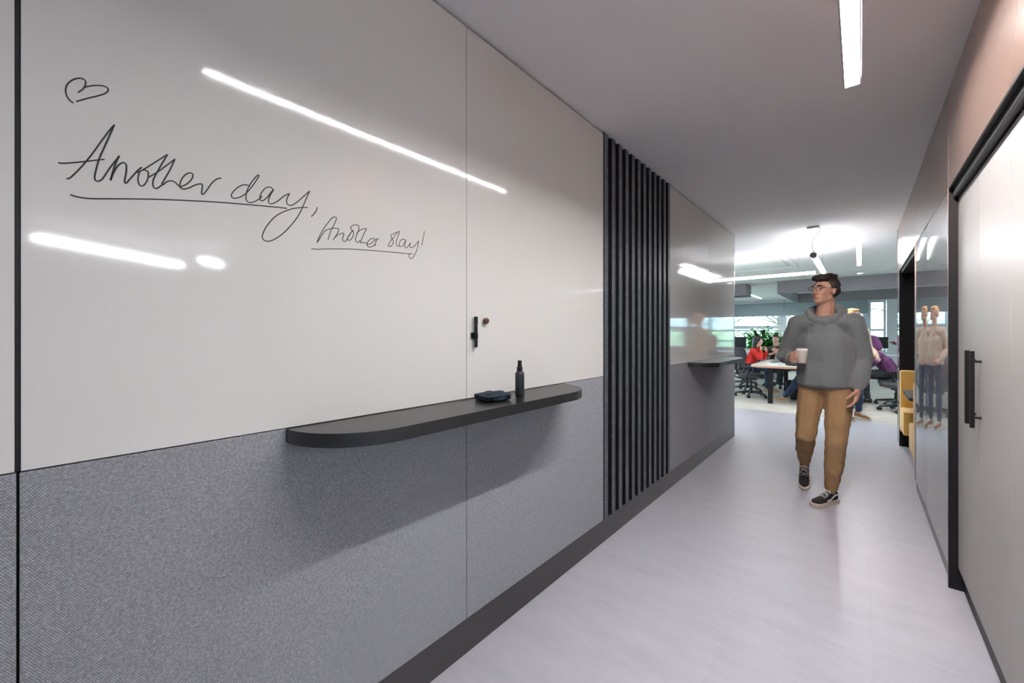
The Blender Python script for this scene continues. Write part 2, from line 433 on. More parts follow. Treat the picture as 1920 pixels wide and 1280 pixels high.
# glossy boards, cloth panels under them
def y_of(u, L):          # where a picture column meets a plane L metres left of the camera line
    return L * (1316 / (1612.5 - u) - .8735)
Y0 = -.05
def board(y0, y1, label, g0=.0015, g1=.0015):
    b = MB(); b.box(XL - .018, XL, y0 + g0, y1 - g1, 1.087, ZC - .013, bev=.0008)
    return tag(b.build('whiteboard_panel', M['board'], loc=(XL, y0, 1.087)), label, 'whiteboard', 'glossy whiteboard wall panels')
def clothp(y0, y1, label, g0=.0015, g1=.0015):
    b = MB(); b.box(XL - .018, XL + .001, y0 + g0, y1 - g1, .15, 1.084, bev=.003)
    return tag(b.build('fabric_pinboard', M['fabric'], loc=(XL, y0, .15)), label, 'pinboard', 'grey woven pinboards under the whiteboards')
board(-1.25, Y0, 'glossy white board panel cut off by the left edge of the picture', g1=.004)
wb = board(Y0, 1.15, 'glossy whiteboard panel carrying the handwriting and the drawn heart', g0=.004)
board(1.15, 2.35, 'glossy whiteboard panel holding the pen and wooden magnet, next to the slats')
board(3.55, 4.75, 'glossy white panel just past the black slats, above the far shelf')
board(4.75, 5.93, 'last glossy white panel at the office end of the wall')
clothp(-1.25, Y0, 'grey woven cloth panel cut off by the left edge of the picture', g1=.002)
clothp(Y0, 1.15, 'large grey woven cloth panel below the handwriting', g0=.002)
clothp(1.15, 2.35, 'grey woven cloth panel between the near shelf and the black slats')
clothp(3.55, 4.75, 'grey woven cloth panel just past the black slats')
clothp(4.75, 5.93, 'last grey woven cloth panel at the office end of the wall')
b = MB(); b.box(XL - .018, XL - .006, -4.0, -1.25, .15, ZC - .013); struct('trim_5', b, M['wall'])
# plinth and trims
b = MB(); b.box(XL - .018, XL - .004, -4.0, 5.93, 0, .147); struct('baseboard_left', b, M['plinth'])
b = MB(); b.box(XL - .1, XL + .002, 5.932, 5.95, 0, ZC); struct('trim_2', b, M['alu'])
b = MB(); b.box(XL - .017, XL - .004, Y0 - .0035, Y0 + .0035, 1.087, ZC); struct('trim_3', b, M['metal_black'])

# slatted panel
sl = empty('slatted_panel', (XL, 2.35, .15), label='floor-to-ceiling panel of speckled black felt slats between the whiteboards', cat='slatted panel')
b = MB(); b.box(XL - .0178, XL - .012, 2.3515, 3.5485, .15, ZC - .001)
b.bm.transform(Matrix.Translation((-XL, -2.35, -.15))); b.build('backing', M['black'], sl)
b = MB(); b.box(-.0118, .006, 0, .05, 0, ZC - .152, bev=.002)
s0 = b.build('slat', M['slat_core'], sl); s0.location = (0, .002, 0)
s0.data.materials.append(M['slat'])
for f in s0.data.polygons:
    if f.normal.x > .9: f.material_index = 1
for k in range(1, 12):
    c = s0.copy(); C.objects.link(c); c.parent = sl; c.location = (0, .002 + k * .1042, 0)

# handwriting (strokes traced on the board, in board metres)
def on_board(u, v):
    y = y_of(u, -XL); Z = -XL * .657 + y * .7535
    return Vector((XL + .0002, y, CAM_H - (v - 626.5) * Z / 747))
def strokes(name, lists, ox, oy, sc, r):
    b = MB()
    for st in lists:
        pts = [on_board(ox + x / sc, oy + y / sc) for x, y in st]
        b.tube(catmull(pts, 7), r, n=6)
    o = b.build(name, M['ink'], wb, smooth=True)
    o.matrix_parent_inverse = Matrix.Translation((-XL, -Y0, -1.087))
    return o
heart = [[(160,258),(130,235),(108,200),(100,160),(110,120),(140,88),(180,70),(215,67),(245,78),(256,100),(250,125),(235,150),(215,165),(195,177)],
         [(235,145),(260,133),(310,124),(360,122),(400,130),(425,145),(427,165),(405,185),(350,203),(270,222),(180,247)]]
w1 = [[(105,840),(120,845),(150,825),(220,755),(300,660),(380,550),(440,470),(477,427)],
      [(477,427),(450,490),(400,600),(360,690),(335,780),(325,830),(332,858),(355,863),(385,845),(430,780),(470,725),(500,690),(515,668)],
      [(515,668),(490,720),(465,790),(447,858)],
      [(447,858),(470,800),(500,750),(530,725),(555,722),(570,745),(568,800),(558,850),(558,875),(570,878),(600,845),(640,800),(670,770),(690,757)],
      [(42,722),(90,725),(160,720),(240,713),(320,703),(400,695)],
      [(690,757),(665,775),(648,790),(660,795),(690,780),(715,778),(735,790),(740,815),(730,860),(705,895),(680,900),(665,880),(660,840),(672,790)],
      [(700,775),(760,738),(820,700),(888,657)],
      [(888,657),(850,720),(810,790),(780,850),(775,890),(785,915),(805,920),(830,905),(850,890)],
      [(740,835),(800,800),(870,750),(945,693)],
      [(945,693),(910,770),(870,840),(845,885),(855,890),(880,870),(910,862),(940,868),(970,895),(990,912)],
      [(985,910),(1030,890),(1070,855),(1085,820),(1075,803),(1045,803),(1010,830),(988,870),(985,905),(1005,925),(1050,918),(1100,895),(1140,885),(1158,895),(1155,930),(1152,960),(1165,965),(1195,930),(1230,880),(1270,848),(1302,840)],
      [(135,968),(190,985),(260,996),(350,1000),(600,1001),(900,1008),(1200,1022),(1450,1040),(1734,1066),(1812,1075)]]
w2 = [[(218,175),(190,165),(150,172),(100,205),(70,245),(72,272),(95,280),(140,270),(190,240),(240,185),(285,120),(303,88),(293,83),(270,105),(235,150),(205,205),(193,255),(195,295),(215,315),(250,315),(300,290),(330,262)],
      [(425,205),(400,185),(365,190),(330,225),(312,265),(315,295),(340,300),(380,265),(410,225),(430,205)],
      [(430,205),(400,255),(385,300),(395,325),(425,325),(470,300),(520,260),(565,240)],
      [(565,240),(545,280),(540,315),(555,338),(590,338),(640,305),(690,260),(738,218)],
      [(738,218),(710,280),(680,350),(640,430),(580,510),(500,590),(420,640),(365,648),(335,625),(335,590),(370,520),(440,440),(530,390),(620,365),(720,358)],
      [(802,358),(795,385),(775,415),(752,437)]]
w3 = [[(800,660),(830,590),(880,510),(930,450),(955,442),(967,455),(945,510),(915,570),(895,635)],
      [(800,660),(815,640),(840,600),(870,560),(920,540),(960,538),(985,545),(975,580),(950,620),(938,640),(960,610),(1000,585),(1030,583),(1020,620),(1022,645),(1045,648),(1070,610),(1095,570),(1110,555)],
      [(1110,555),(1080,590),(1062,625),(1070,642),(1090,635),(1110,600),(1112,570),(1095,550),(1088,530),(1110,512),(1145,510),(1160,530),(1150,570),(1135,610),(1130,640),(1150,662),(1170,640)],
      [(1140,580),(1170,555),(1215,540),(1220,550),(1200,590),(1180,640),(1175,662),(1200,660),(1228,668)],
      [(1225,680),(1260,670),(1290,640),(1285,625),(1260,630),(1235,655),(1230,685),(1250,700),(1280,690),(1298,675)],
      [(1305,625),(1303,655),(1299,688)], [(1300,680),(1306,645),(1326,624)],
      [(1485,570),(1455,585),(1435,600),(1440,625),(1455,650),(1440,685),(1418,695),(1412,680),(1430,650),(1460,610),(1490,575),(1505,563),(1500,590),(1485,630),(1478,670),(1490,692),(1508,688)],
      [(1555,635),(1530,632),(1510,655),(1505,680),(1515,695),(1535,688),(1552,655),(1562,638),(1552,675),(1552,700),(1567,705),(1590,680),(1602,662)],
      [(1602,662),(1595,690),(1607,702),(1635,690),(1670,645)],
      [(1670,645),(1662,700),(1640,760),(1615,795),(1598,797),(1588,775),(1595,760)],
      [(1720,565),(1710,620),(1697,685)], [(1682,702),(1684,705)],
      [(752,712),(800,718),(900,715),(1100,717),(1300,730),(1500,748),(1620,758)]]
strokes('heart_drawing', heart, 100, 130, 4.129, .0014)
strokes('handwriting', w1, 100, 130, 4.129, .0015)
strokes('handwriting', w2, 420, 310, 4.571, .0014)
strokes('handwriting', w3, 420, 310, 4.571, .0012)

# shelves
def shelf(y0, y1, label):
    d, r, n = .237, .237, 20
    pts = [(0, y0)] + [(d - r + r * math.sin(R(90 * k / n)), y0 + r - r * math.cos(R(90 * k / n))) for k in range(1, n + 1)]
    pts += [(d - r + r * math.cos(R(90 * k / n)), y1 - r + r * math.sin(R(90 * k / n))) for k in range(0, n)] + [(0, y1)]
    yc = (y0 + y1) / 2
    t = empty('wall_shelf', (XL + .001, yc, 1.045), label=label, cat='shelf', group='charcoal wall shelves')
    pts = [(x, y - yc) for x, y in pts]
    b = MB(); b.prism(pts, .0, .040, bev=.001); b.build('top', M['shelf'], t, auto=40)
    return t
shelf(.441, 1.86, 'long charcoal shelf with rounded ends holding the spray bottle and cloth')
shelf(4.04, 5.46, 'empty charcoal shelf with rounded ends at the office end of the wall')

# pen, magnet, bottle, cloth
py, pz = 1.192, 1.370
t = empty('marker_pen', (XL, py, pz), label='black whiteboard marker held upright on the board beside the wooden knob', cat='pen')
n8 = [(math.cos(R(22.5 + 45 * k)), math.sin(R(22.5 + 45 * k))) for k in range(8)]
b = MB(); b.prism([(x * .0078 + .014, y * .0078) for x, y in n8], -.066, .03, bev=.0008); b.build('barrel', M['metal_black'], t)
b = MB(); b.prism([(x * .0085 + .014, y * .0085) for x, y in n8], .0305, .066, bev=.0015); b.build('cap', M['metal_black'], t)
b = MB(); b.box(.0005, .006, -.020, .012, -.028, -.003, bev=.001); b.cyl((.014, 0, -.026), (.014, 0, -.005), .0092, n=16); b.build('magnetic_clip', M['metal_black'], t)
b = MB(); b.lathe([(.009, 0), (.0125, .003), (.0135, .010), (.013, .016), (.010, .0195), (.004, .0205)])
b.bm.transform(Matrix.Rotation(R(90), 4, 'Y'))
tag(b.build('magnet_knob', M['knob'], smooth=True), 'small round walnut magnet stuck on the whiteboard beside the pen', 'magnet').location = (XL + .0005, 1.257, 1.42)
t = empty('spray_bottle', (-1.144, 1.362, 1.0855), label='slim black spray bottle standing on the near shelf', cat='bottle')
b = MB(); b.lathe([(.017, 0), (.0195, .002), (.0205, .006), (.0205, .095), (.0195, .103), (.016, .108), (.0125, .110)]); b.build('body', M['bottle'], t, auto=50)
b = MB(); b.lathe([(.0125, .110), (.0128, .112), (.0128, .128), (.0115, .130)]); b.build('collar', M['metal_black'], t, auto=50)
b = MB(); b.lathe([(.0095, .130), (.0097, .132), (.0092, .156), (.0088, .158)]); b.cyl((-.008, 0, .149), (-.0105, 0, .149), .002, n=8); b.build('spray_head', M['metal_black'], t, auto=50)

def fuse(pieces, voxel, smooth=4, wr=0.0, wr_scale=12, seed=0.0, wz=.5):
    """pieces: list of chains; a chain is [(centre, radii), ...]; returns one fused closed mesh"""
    bm = bmesh.new()
    ico = bmesh.new(); bmesh.ops.create_icosphere(ico, subdivisions=2, radius=1); base = [v.co.copy() for v in ico.verts]; ico.free()
    for ch in pieces:
        m = None
        if isinstance(ch, tuple): ch, m = ch
        k = max(1, len(ch) - 1)
        for i in range(k):
            seg = ch[i:i + 2] if len(ch) > 1 else ch
            vs = []
            for c, r in seg:
                if not isinstance(r, (list, tuple)): r = (r, r, r)
                for p in base:
                    q = Vector((c[0] + p.x * r[0], c[1] + p.y * r[1], c[2] + p.z * r[2]))
                    vs.append(bm.verts.new(m @ q if m is not None else q))
            g = bmesh.ops.convex_hull(bm, input=vs)
            junk = [e for e in g['geom_interior'] + g['geom_unused'] if isinstance(e, bmesh.types.BMVert)]
            if junk: bmesh.ops.delete(bm, geom=list(set(junk)), context='VERTS')
    me = bpy.data.meshes.new('fuse'); bm.to_mesh(me); bm.free()
    o = bpy.data.objects.new('fuse', me); C.objects.link(o)
    md = o.modifiers.new('r', 'REMESH'); md.mode = 'VOXEL'; md.voxel_size = voxel
    sm = o.modifiers.new('s', 'SMOOTH'); sm.factor = .5; sm.iterations = smooth
    dg = bpy.context.evaluated_depsgraph_get()
    ev = o.evaluated_get(dg)
    res = bpy.data.meshes.new_from_object(ev)
    bpy.data.objects.remove(o); bpy.data.meshes.remove(me)
    if wr:
        nr = [v.normal.copy() for v in res.vertices]
        for v, n in zip(res.vertices, nr):
            p = v.co
            q = Vector((p.x * wr_scale, p.y * wr_scale, p.z * wr_scale * wz + seed))
            q += Vector((0, 0, p.x * wr_scale * .5))
            d = noise.noise(q) + .5 * noise.noise(q * 2.3)
            v.co = p + n * (wr * (abs(d) * 2 - .5))
    for p in res.polygons: p.use_smooth = True
    return res

def fused(name, pieces, m, parent, voxel=.012, **k):
    me = fuse(pieces, voxel, **k)
    me.materials.clear(); me.materials.append(m)
    o = bpy.data.objects.new(name, me); C.objects.link(o)
    if parent is not None: o.parent = parent
    return o

# folded cloth on the shelf
fc = fused('cleaning_cloth', [
    [((-.045, -.055, .009), (.016, .012, .009)), ((-.045, .055, .009), (.016, .012, .009)), ],
    [((-.045, -.055, .009), (.016, .012, .009)), ((.03, -.055, .009), (.012, .012, .008))],
    [((-.045, .055, .009), (.016, .012, .009)), ((.03, .05, .009), (.012, .012, .008))],
    [((-.04, -.03, .008), (.02, .03, .008)), ((.03, .0, .008), (.016, .05, .008))],
    [((-.04, -.06, .021), (.018, .012, .007)), ((.035, -.055, .020), (.014, .014, .006))],
    [((-.04, .052, .023), (.018, .012, .007)), ((.035, .045, .020), (.014, .014, .006))],
    [((-.04, -.04, .022), (.022, .02, .007)), ((-.03, .055, .025), (.022, .014, .007))],
    [((.035, -.04, .020), (.014, .02, .007)), ((.03, .045, .022), (.014, .02, .007))],
    [((-.03, -.04, .022), (.022, .02, .006)), ((.02, .04, .022), (.022, .02, .006))],
    [((-.05, .00, .027), (.012, .02, .005)), ((.0, .03, .028), (.012, .02, .005))],
    ], M['cloth'], None, voxel=.003, smooth=5, wr=.0012, wr_scale=28, wz=1)
fc.location = (-1.150, 1.205, 1.086); fc.rotation_euler = (0, 0, R(-12))
tag(fc, 'folded navy cleaning cloth lying on the near shelf beside the spray bottle', 'cloth')

# ------------------------------------------------------------------ right side
def place(mb, name, m, parent, **k):
    """mesh given in world metres, stored relative to its parent's origin"""
    mb.bm.transform(Matrix.Translation(-parent.location)); return mb.build(name, m, parent, **k)

hp = [(-.0, 3.178, 'glossy taupe header panel above the grey cupboard doors'), (3.182, 4.93, 'taupe header panel above the mirror-like corridor panels'), (4.934, 7.03, 'far taupe header panel above the booth opening')]
for y0, y1, lab in hp:
    y0 = max(y0, .95)
    b = MB(); b.box(XR, .38, y0 + .001, y1 - .001, 2.143, ZC - .004, bev=.0008)
    tag(b.build('header_panel', M['header'], loc=(XR, y0, 2.143)), lab, 'wall panel', 'taupe header panels')
for y0, y1, a, bow, lab in ((3.17, 4.088, 0, .0024, 'nearer glossy taupe wall panel beside the black door frame'), (4.092, 4.885, .004, .0022, 'narrower glossy taupe wall panel beside the booth')):
    b = MB(); n = 32; w = y1 - y0     # laminate sheets bow out by a millimetre or so
    b.prism([(-bow * (1 - (2 * k / n - 1) ** 2), w * k / n) for k in range(n + 1)] + [(.012, w), (.012, 0)], .108, 2.137)
    o = b.build('gloss_wall_panel', M['panel'], auto=30); o.location = (XR + .0015 + a * w, y0, 0)
    o.rotation_euler = (0, 0, a)
    tag(o, lab, 'wall panel', 'glossy taupe wall panels')
b = MB(); b.box(.372, .43, 3.17, 4.90, 0, .106); struct('baseboard_right', b, M['plinth'])
b = MB(); b.box(XR - .003, .38, 4.888, 4.895, .1, 2.14); b.box(XR - .003, .38, 4.895, 6.8, 2.13, 2.14); struct('trim_4', b, M['alu'])
b = MB(); b.box(XR, .38, 6.80, 7.03, .0, 2.14); b.box(XR - .003, XR, 7.02, 7.032, 0, ZC); struct('wall_right_end', b, M['panel'])
# cupboard with double doors
cb = empty('cupboard', (.7, 2.2, 0), label='tall greige cupboard with black frame and pairs of tall doors', cat='cupboard')
b = MB(); b.box(.418, 1.0, .95, 3.16, .12, 2.14); b.box(.43, 1.0, .95, 3.16, 0, .12); place(b, 'carcass', M['black'], cb)
b = MB(); b.box(XR - .002, .42, 3.153, 3.167, 0, 2.142); b.box(XR - .002, .42, .95, 3.153, 2.132, 2.142); b.box(.375, .42, .95, 3.153, 2.084, 2.132); place(b, 'frame', M['metal_black'], cb)
b = MB(); b.box(.374, .378, .95, 3.153, 2.098, 2.112); b.box(XR - .0035, XR + .002, 3.164, 3.168, 0, 2.142); place(b, 'frame_rail', M['alu'], cb)
b = MB(); b.box(.414, .43, .95, 3.153, 0, .118); place(b, 'plinth', M['metal_black'], cb)
for k, (y0, y1) in enumerate([(.97, 1.205), (1.205, 1.69), (1.69, 2.17), (2.17, 2.665), (2.665, 3.152)]):
    b = MB(); b.box(.393, .414, y0 + .001, y1 - .001, .121, 2.078, bev=.001)
    d = place(b, 'door', M['door'], cb)
    hy = {3: y1 - .05, 4: y0 + .06}.get(k)
    if hy:
        b = MB(); b.box(.359, .373, hy - .007, hy + .007, .955, 1.287, bev=.0015)
        for z in (1.000, 1.242): b.cyl((.366, hy, z), (.393, hy, z), .0055, n=12)
        b.bm.transform(Matrix.Translation(-cb.location)); b.build('handle', M['metal_black'], d)
# booth
b = MB()
b.box(.372, 1.65, 4.895, 4.935, 0, 2.13); b.box(.372, 1.65, 6.78, 6.82, 0, 2.13); b.box(.362, .40, 6.76, 6.80, 0, 2.13)
b.box(.38, 1.65, 4.93, 6.8, 2.10, 2.13); b.box(1.62, 1.65, 4.93, 6.8, 0, 2.13)
struct('wall_booth', b, M['black'])
def bench(yb, s, label):   # s = +1: back at larger y, seat facing -y
    t = empty('booth_bench', (1.0, yb, 0), label=label, cat='bench', group='mustard booth benches')
    def q(x0, x1, a, c, z0, z1, nm, m, bev):
        ys = sorted((-s * a, -s * c)); b = MB(); b.box(x0, x1, ys[0], ys[1], z0, z1, bev=bev)
        return b.build(nm, m, t, auto=50)
    q(-.56, .6, .12, .48, 0, .235, 'base', M['metal_black'], 0)
    q(-.64, .6, .12, .56, .236, .50, 'seat', M['mustard'], .03)
    q(-.64, .6, .0, .14, .20, .93, 'backrest', M['mustard'], .03)
    return t
bench(6.73, 1, 'mustard yellow booth bench on the far side of the black table')
bench(4.95, -1, 'mustard yellow booth bench nearest the glossy panels, mostly hidden')
t = empty('booth_table', (1.0, 5.84, 0), label='black table with clipped corners between the mustard booth benches', cat='table')
b = MB(); b.prism([(-.59, -.42), (.6, -.42), (.6, .42), (-.59, .42), (-.64, .36), (-.64, -.36)], .71, .742, bev=.003); b.build('table_top', M['metal_black'], t)
b = MB(); b.cyl((0, 0, 0.02), (0, 0, .71), .04); b.build('leg', M['metal_black'], t, auto=50)
b = MB(); b.cyl((0, 0, 0), (0, 0, .02), .25, n=32); b.build('base', M['metal_black'], t, auto=50)

# ------------------------------------------------------------------ lights
t = empty('booth_light', (.9, 5.86, 2.10), label='slim strip light under the ceiling of the booth', cat='ceiling light')
b = MB(); b.box(-.35, .35, -.02, .02, -.012, -.001); b.build('diffuser', M['side'], t)
b = MB(); b.box(-.36, .36, -.025, -.0205, -.014, 0); b.box(-.36, .36, .0205, .025, -.014, 0); b.build('frame', M['alu'], t)
def recessed(x, y0, y1, label, m, deep=False):
    t = empty('ceiling_light', (x, (y0 + y1) / 2, ZC), label=label, cat='ceiling light', group='recessed linear ceiling lights')
    h = (y1 - y0) / 2
    b = MB(); w = .034
    u = .05 if deep else 0
    b.box(-w, -w + .004, -h, h, -.003, u); b.box(w - .004, w, -h, h, -.003, u); b.box(-w, w, -h - .002, -h, -.003, u); b.box(-w, w, h, h + .002, -.003, u)
    b.build('frame', M['white'], t)
    u = .023 if deep else -.0025
    b = MB(); b.box(-w + .0045, w - .0045, -h + .0005, h - .0005, u, u + .002); b.build('diffuser', m, t)
    return t
recessed(-.03, .49, 2.78, 'long recessed strip light in the ceiling nearest the camera', M['strip'], True)
recessed(-.012, 7.8, 10.1, 'recessed strip light over the carpet edge, in line with the corridor', M['strip_far'])
recessed(-2.75, 14.8, 17.1, 'small far recessed strip light near the windows', M['strip_far'])
recessed(2.6, 9.0, 11.3, 'unseen recessed strip light added to brighten the right part of the office', M['strip_far'])  # out-of-view strip, added to brighten the office
recessed(-4.4, 9.0, 11.3, 'unseen recessed strip light added to brighten the left part of the office', M['strip_far'])  # second added strip, also out of view, lifts the office light
# pendant tube
t = empty('pendant_light', (-.435, 7.06, 2.34), label='tubular pendant light hung by a curly cable in line with the corridor', cat='pendant light')
b = MB(); b.cyl((0, -.83, 0), (0, .9, 0), .032, n=24); b.build('tube', M['pend'], t, smooth=False, auto=50)
b = MB(); b.cyl((0, -.90, 0), (0, -.831, 0), .036, n=24); b.build('end_cap', M['steel'], t, auto=50)
b = MB(); b.cyl((0, .901, 0), (0, .93, 0), .034, n=24); b.build('end_cap', M['steel'], t, auto=50)
b = MB(); b.box(-.06, .06, -.98, -.80, .315, .338, bev=.004); b.build('ceiling_rose', M['white'], t)
b = MB(); b.tube(catmull([(.03, -.84, .316), (.05, -.86, .29), (.045, -.88, .26), (.0, -.88, .20), (-.015, -.88, .12), (.0, -.88, .06), (.004, -.87, .03)]), .004, n=8); b.build('cable', M['steel'], t, smooth=True)
for y_, z_ in ((.78, .338), (-.80, .314)): b = MB(); b.tube([(0, y_, .03), (0, y_, z_)], .0015, n=6); b.build('suspension_wire', M['steel'], t)
t = empty('pendant_light', (-2.0, 7.93, 2.34), label='long linear pendant light running across the end of the corridor', cat='pendant light')
b = MB(); b.box(-1.55, 1.47, -.03, .03, -.02, .02, bev=.003); b.build('diffuser', M['pend'], t)
for x0, x1 in ((1.4705, 1.485), (-1.565, -1.5505)): b = MB(); b.box(x0, x1, -.03, .03, -.02, .024); b.build('end_cap', M['steel'], t)
for x in (-1.2, 0, 1.25): b = MB(); b.tube([(x, 0, .02), (x, 0, .327), (x, 0, .328), (x, 0, .339)], [.0018, .0018, .012, .012], n=8); b.build('suspension_wire', M['steel'], t)
# downlight
t = empty('downlight', (0, 11.4, ZC), label='tiny round downlight in the office ceiling before the felt baffles', cat='ceiling light')
b = MB(); b.cyl((0, 0, -.006), (0, 0, 0), .06, n=24); b.build('rim', M['white'], t, auto=50)
b = MB(); b.cyl((0, 0, -.008), (0, 0, -.0065), .045, n=24); b.build('lens', M['spot'], t)
# ceiling hatch / cassette
t = empty('ceiling_cassette', (-1.56, 8.81, ZC), label='square white air conditioning cassette set in the ceiling by the pendants', cat='air conditioner')
b = MB()
for x0, x1, y0, y1 in ((-.65, .65, -.65, -.60), (-.65, .65, .60, .65), (-.65, -.60, -.6, .6), (.60, .65, -.6, .6)): b.box(x0, x1, y0, y1, -.02, 0, bev=.003)
b.build('frame', M['white'], t)
b = MB(); b.box(-.52, .52, -.52, .52, -.018, 0, bev=.004); b.build('grille', M['white'], t)
# side room pendants (seen mirrored in the near whiteboard)
def side_light(p, q, label):
    p, q = Vector(p), Vector(q); c = (p + q) / 2; d = (q - p)
    t = empty('pendant_light', c, math.atan2(d.y, d.x), label=label, cat='pendant light', group='linear pendants in the side room')
    l = d.length / 2
    b = MB(); b.box(-l, l, -.06, .06, -.03, .03, bev=.003); b.build('diffuser', M['side'], t)
    for x in (-l * .8, l * .8): b = MB(); b.tube([(x, 0, .03), (x, 0, ZC - c.z)], .002, n=6); b.build('suspension_wire', M['steel'], t)
side_light((4.40, -.14, 2.44), (5.5, 1.28, 2.44), 'bright linear pendant of the side room mirrored in the whiteboard')

side_light((4.66, 1.41, 2.44), (4.95, 1.66, 2.44), 'short linear pendant of the side room, beside the long mirrored one')
# acoustic baffles
def baffle(x0, x1, y0, y1, label):
    t = empty('hanging_baffle', ((x0 + x1) / 2, (y0 + y1) / 2, 2.37), label=label, cat='acoustic baffle', group='hanging felt baffle frames')
    w, h = (x1 - x0) / 2, (y1 - y0) / 2
    for a in ((-w, w, -h, -h + .05), (-w, w, h - .05, h), (-w, -w + .05, -h + .05, h - .05), (w - .05, w, -h + .05, h - .05)):
        b = MB(); b.box(*a, 0, .295, bev=.003); b.build('felt_side', M['felt'], t)
    return t
baffle(-1.55, 2.4, 11.79, 15.75, 'large grey felt ceiling baffle frame on the right side of the office')
baffle(-6.2, -2.23, 11.79, 12.45, 'grey felt ceiling baffle frame cut off by the whiteboard wall end')

# ------------------------------------------------------------------ window wall
YW = 18.4
bays = [(-7.0, -4.62, 1), (-4.58, -2.2, 1), (-2.16, .2, 1), (.24, .64, 0), (1.36, 2.28, 1), (2.34, 4.55, 1)]
b = MB()
b.box(-7.0, 4.6, YW, YW + .2, 0, .78); b.box(-7.0, 4.6, YW, YW + .2, 2.5, ZC); b.box(.68, 1.32, YW, YW + .2, .78, 2.5)
struct('wall_north', b, M['wall'])
for i, (x0, x1, bl) in enumerate(bays):
    w = empty('window_%d' % (i + 1), ((x0 + x1) / 2, YW + .06, .78)); w['kind'] = 'structure'
    h = (x1 - x0) / 2
    b = MB()
    b.box(-h - .02, -h + .04, -.05, .05, 0, 1.72); b.box(h - .04, h + .02, -.05, .05, 0, 1.72)
    b.box(-h + .04, h - .04, -.05, .05, 0, .05); b.box(-h + .04, h - .04, -.05, .05, 1.67, 1.72); b.box(-h, h, -.04, .04, .70, .76)
    if h > .8:
        m = -h + .52 * (2 * h) / 1.6 * .65
        b.box(m, m + .14, -.048, .048, .05, 1.67); b.box(m + .14, h - .13, -.046, .046, .80, .92); b.box(h - .13, h - .04, -.048, .048, .76, 1.67)
    b.build('window_frame', M['frame'], w)
    b = MB(); b.box(-h + .02, h - .02, .012, .02, .02, 1.70); b.build('pane', M['glass'], w)
    if bl:
        t = empty('roller_blind', ((x0 + x1) / 2, YW - .07, 2.08), label=['grey blue roller blind hidden at the far left window', 'grey blue roller blind over the windows above the plant and seated people',
            'grey blue roller blind behind the walking person in the grey hoodie', '', 'narrow roller blind right of the bare wall stretch', 'wide roller blind at the right end of the window wall'][i], cat='roller blind', group='roller blinds')
        b = MB(); b.box(-h, h, 0, .004, 0, .50); b.build('cloth', M['blind'], t)
        b = MB(); b.box(-h, h, -.006, .010, -.02, 0); b.build('bottom_bar', M['frame'], t)
        b = MB(); b.box(-h - .01, h + .01, -.04, .05, .50, .598); b.build('cassette', M['frame'], t)

# outdoors
b = MB(); b.box(-60, 60, 18.7, 110, -.9, -.6); b.box(-60, -7.3, -4.3, 18.7, -.9, -.6); b.box(7.5, 60, -4.3, 18.7, -.9, -.6); b.box(-60, 60, -60, -4.3, -.9, -.6); struct('ground', b, M['lawn'])
def tree(x, y, h, cr, label, seed, dens=420):
    rnd = random.Random(seed)
    t = empty('tree', (x, y, -.6), label=label, cat='tree', group='trees outside the windows')
    b = MB(); b.tube([(0, 0, 0), (.05, 0, h * .35), (0, .1, h * .6), (.1, 0, h * .9)], [.16, .13, .09, .03], n=8)
    tips = []
    for k in range(26):
        a = rnd.uniform(0, 6.28); z = h * rnd.uniform(.22, .8); l = cr * rnd.uniform(.6, 1.05)
        p = Vector((0, 0, z)); q = p + Vector((math.cos(a) * l, math.sin(a) * l, l * rnd.uniform(.1, .6)))
        mid = (p + q) / 2 + Vector((rnd.uniform(-.2, .2), rnd.uniform(-.2, .2), rnd.uniform(-.1, .2)))
        b.tube(catmull([p, mid, q], 4), [.04] * 4 + [.025] * 4 + [.01], n=5); tips += [mid, q]
        for j in range(3):
            q2 = mid.lerp(q, rnd.random()); q3 = q2 + Vector([rnd.uniform(-.7, .7) for _ in range(3)]); b.tube([q2, q3], [.014, .005], n=4); tips.append(q3)
    b.build('trunk', M['bark'], t, smooth=True)
    b = MB()
    for k in range(dens):
        c = rnd.choice(tips) + Vector([rnd.gauss(0, .3) for _ in range(3)])
        u = Vector([rnd.gauss(0, 1) for _ in range(3)]).normalized(); w = u.orthogonal().normalized()
        s_ = rnd.uniform(.07, .15)
        b.quad(c + u * s_, c + w * s_ * .6, c - u * s_, c - w * s_ * .6)
    b.build('foliage', M['tree_leaf'], t, fix=False)
for i, (x, y, h, cr, lab, dn) in enumerate([(-9.6, 25, 6, 2.6, 'leafy spring tree seen through the leftmost office panes', 3600), (-7.4, 33, 6.5, 3, 'bare branched tree outside above the office plant', 900),
        (-3.6, 28, 6, 2.4, 'thin tree outside behind the seated person with a moustache', 1500), (1.25, 29, 5.6, 2.3, 'loose green tree outside the narrow right window', 2200), (6.2, 31, 6, 2.6, 'tree outside the right end windows', 2200), (-2.0, 38, 6.5, 3, 'tree outside behind the walking person', 2000)]):
    tree(x, y, h, cr, lab, i + 3, int(dn * .55))
t = empty('building', (6, 56, -.6), label='long low pale building with a grey roof beyond the trees outside', cat='building')
b = MB(); b.box(-26, 26, -3, 4, 0, 2.6); b.build('wall', M['render'], t)
b = MB(); b.prism([(-3.4, 2.6), (4.4, 2.6), (.5, 4.0)], -26.4, 26.4, m=Matrix(((0, 0, 1, 0), (1, 0, 0, 0), (0, 1, 0, 0), (0, 0, 0, 1)))); b.build('roof', M['roofing'], t)
t = empty('hedge', (-6, 43, -.6), label='long light green hedge outside beyond the lawn', cat='hedge')
b = MB()
rnd = random.Random(2)
